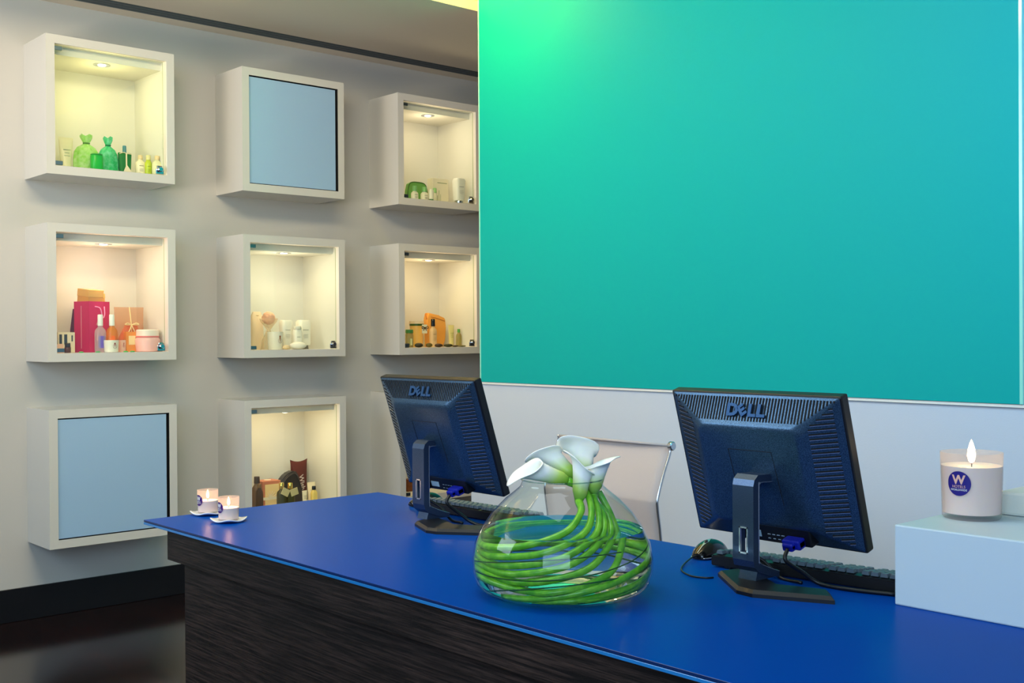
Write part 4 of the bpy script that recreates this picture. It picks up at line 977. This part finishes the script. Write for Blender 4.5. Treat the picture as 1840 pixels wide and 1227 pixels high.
loc, W_, H, w = place(A, 757, 768.5, 583, 0.13); zz = px(762, 599, 0.13).z-loc.z
g = root('gift_card', loc, 'white card with dark bow standing before tan bag', 'card')
bm = BM(); box(bm, 0, 0.0015, -w*0.5, w*0.5, zz, H); link('card', bm, cm((250, 248, 226), 0.5), g)
bm = BM(); tube(bm, [(0.0, 0, 0), (0.0, 0, zz+0.01)], 0.0016, 6); link('card_stick', bm, cm((230, 190, 120), 0.5), g)
bm = BM()
for sgn in (-1, 1): tube(bm, catmull([(0.004, 0, H*0.86), (0.006, sgn*0.02, H*0.92), (0.006, sgn*0.022, H*0.82), (0.004, 0, H*0.86), (0.005, sgn*0.012, H*0.74)], 5), 0.0022, 6)
link('bow', bm, cm((90, 70, 30), 0.5), g, smooth=True)
bottle(A, 771, 785, 573, 0.16, 'beige pump bottle with black pump in front of tan bag', (242, 200, 150), M_blackgloss, 0.26, 0.4, lines=(170, 120, 80), capw=0.5)
tube_item(A, 804, 817, 584, 0.12, 'pale yellow green tube standing right of tan bag', (226, 210, 140), (214, 196, 130), (130, 150, 70))
bottle(A, 819, 829.5, 591, 0.14, 'small clear bottle with green cap near right side', (224, 214, 160), (80, 150, 60), 0.20, 0.45, clear=True, lines=(120, 160, 60))
for i, (a0, a1, vt, nm) in enumerate(((745, 760, 616, 'first from left'), (765, 777, 616, 'second from left'), (781, 795.5, 617, 'third from left'), (797.5, 813.5, 617.5, 'fourth from left'), (812, 824, 620, 'fifth from left'), (823, 837, 620, 'nearest the door lock'))):
    pebble(A, a0, a1, vt, 0.255, 'flat dark leaf shaped pebble on shelf front, %s' % nm, ((60, 48, 24), (110, 90, 30), (80, 52, 30), (66, 62, 26), (70, 50, 34), (120, 110, 60))[i], group='dark pebbles along the shelf')
# --- lower box (3,2)
A = (3, 2)
bottle(A, 452, 471, 856, 0.12, 'tall brown bottle with dark cap at left of lower box', (120, 84, 40), (70, 44, 20), 0.20, 0.5)
bottle(A, 459, 473, 869, 0.20, 'amber glass bottle standing before the brown bottle', (150, 110, 40), (130, 90, 30), 0.14, 0.45, clear=True)
loc, W_, H, w = place(A, 470, 506, 864, 0.12); g = root('gift_box', loc, 'salmon gift box with window and white bow', 'gift box')
bm = BM(); box(bm, -0.09, 0, -0.055, 0.055, 0, H, bev=0.0015); link('carton_body', bm, cm((206, 120, 82), 0.45), g)
bm = BM(); box(bm, 0, 0.001, -0.040, 0.045, H*0.10, H*0.88); link('window', bm, cm((250, 214, 150), 0.3), g)
bm = BM(); box(bm, 0.001, 0.003, -0.056, 0.056, H*0.32, H*0.42)
for k in range(6): a = 0.5+k*0.42; tube(bm, [(0.004, -0.012, H*0.37), (0.016, -0.012+0.035*math.cos(a), H*0.37+0.042*math.sin(a))], [0.003, 0.0012], 5)
link('ribbon_bow', bm, cm((252, 238, 210), 0.4), g)
bm = BM(); lathe(bm, [(0.018, H), (0.02, H+0.002), (0.012, H+0.003)], 20, cx=-0.045); link('lid_seal', bm, cm((250, 226, 200), 0.4), g)
for (u0, u1, nm) in ((497.5, 514, 'left'), (513.5, 529, 'right')):
    gg = bottle(A, u0, u1, 867, 0.20, 'dark green perfume bottle with gold tag, %s one of the pair' % nm, (70, 64, 16), cm((250, 214, 110), 0.15, metal=0.9), 0.22, 0.4, 3.5, capw=0.5, group='gold topped perfume bottles')
    H = place(A, u0, u1, 867, 0.20)[2]; w = place(A, u0, u1, 867, 0.20)[3]
    bm = BM(); M_ = Matrix.Translation((0.022, 0.012, H*0.66)) @ Matrix.Rotation(-0.5 if nm == 'left' else 0.25, 4, 'X'); box(bm, 0, 0.003, -0.024, 0.022, -0.020, 0.018, bev=0.0008, M=M_)
    link('gold_tag', bm, cm((255, 232, 170), 0.25, metal=0.4), gg)
loc, W_, H, w = place(A, 497, 545, 845, 0.043); g = root('black_pouch', loc, 'black leather toiletry pouch leaning behind perfume bottles', 'pouch')
bm = BM(); prism(bm, [(-w*0.30, 0), (w*0.5, 0), (w*0.46, H*0.35), (w*0.24, H*0.93), (w*0.10, H), (-w*0.22, H*0.92), (-w*0.46, H*0.72), (-w*0.5, H*0.62)], 'x', -0.03, 0.03)
bmesh.ops.bevel(bm, geom=list(bm.edges), offset=0.009, segments=3, affect='EDGES'); link('pouch_body', bm, cm((44, 38, 40), 0.35), g, smooth=0.9)
bm = BM(); tube(bm, catmull([(0.031, -w*0.42, H*0.66), (0.034, -w*0.2, H*0.84), (0.034, w*0.12, H*0.9), (0.031, w*0.36, H*0.5)], 5), 0.002, 6); link('zip', bm, cm((80, 74, 76), 0.3, metal=0.5), g, smooth=True)
loc, W_, H, w = place(A, 522, 558, 825, 0.0); Hb = H; g = root('maroon_cushion', (loc.x-0.02, loc.y, loc.z), 'maroon velvet cushion with white lettering in lower box corner', 'cushion')
bm = BM(); n = 22; rows = []
for side in (-1, 1):
    rr = []
    for i in range(n+1):
        r_ = []
        for j in range(n+1):
            a, b = i/n*2-1, j/n*2-1
            y = a*w*0.5*(1-0.16*(1-b*b)*abs(a)); z = Hb*0.5+b*Hb*0.5*(1-0.12*(1-a*a)*abs(b))
            th = 0.026*((1-a*a)*(1-b*b))**0.45
            r_.append(bm.verts.new((side*th, y, z)))
        rr.append(r_)
    rows.append(rr)
for rr in rows:
    for i in range(n):
        for j in range(n): bm.faces.new((rr[i][j], rr[i+1][j], rr[i+1][j+1], rr[i][j+1]))
bmesh.ops.remove_doubles(bm, verts=bm.verts, dist=1e-5); link('cushion_body', bm, cm((92, 34, 28), 0.8), g, smooth=True)
b = text_bm('Wish', 0.040, 0.0003, 0.0006); xf(b, Matrix.Translation((0.0285, 0.004, Hb*0.45)) @ FRONTX() @ Matrix.Rotation(-PI/2*0.88, 4, 'Z')); link('lettering', b, cm((220, 200, 196), 0.5), g)
tube_item(A, 551, 567.5, 866, 0.09, 'white cosmetic tube, taller of two beside cushion', (246, 226, 190), (236, 216, 180), (180, 170, 140))
tube_item(A, 542, 552.5, 881, 0.14, 'small cream tube, shorter of two beside cushion', (238, 224, 196), (230, 216, 190), (170, 160, 130))
bottle(A, 558, 570, 873, 0.15, 'gold bottle with black cap at right of lower box', (232, 200, 110), M_blackgloss, 0.20, 0.55, 3)
# --- bottom right box (3,3), mostly hidden
A = (3, 3)
carton(A, 732, 746, 861, 0.12, 'rust brown carton at left of bottom right box', (120, 62, 20), 0.05)
carton(A, 748, 775, 850, 0.06, 'dark brown carton in hidden bottom right box', (70, 44, 26), 0.05)
bottle(A, 780, 796, 865, 0.12, 'dark amber bottle in bottom right box behind monitor', (90, 60, 26), (40, 30, 20), 0.2, 0.5)
carton(A, 800, 835, 862, 0.08, 'tan carton in bottom right box behind monitor', (130, 92, 50), 0.06)
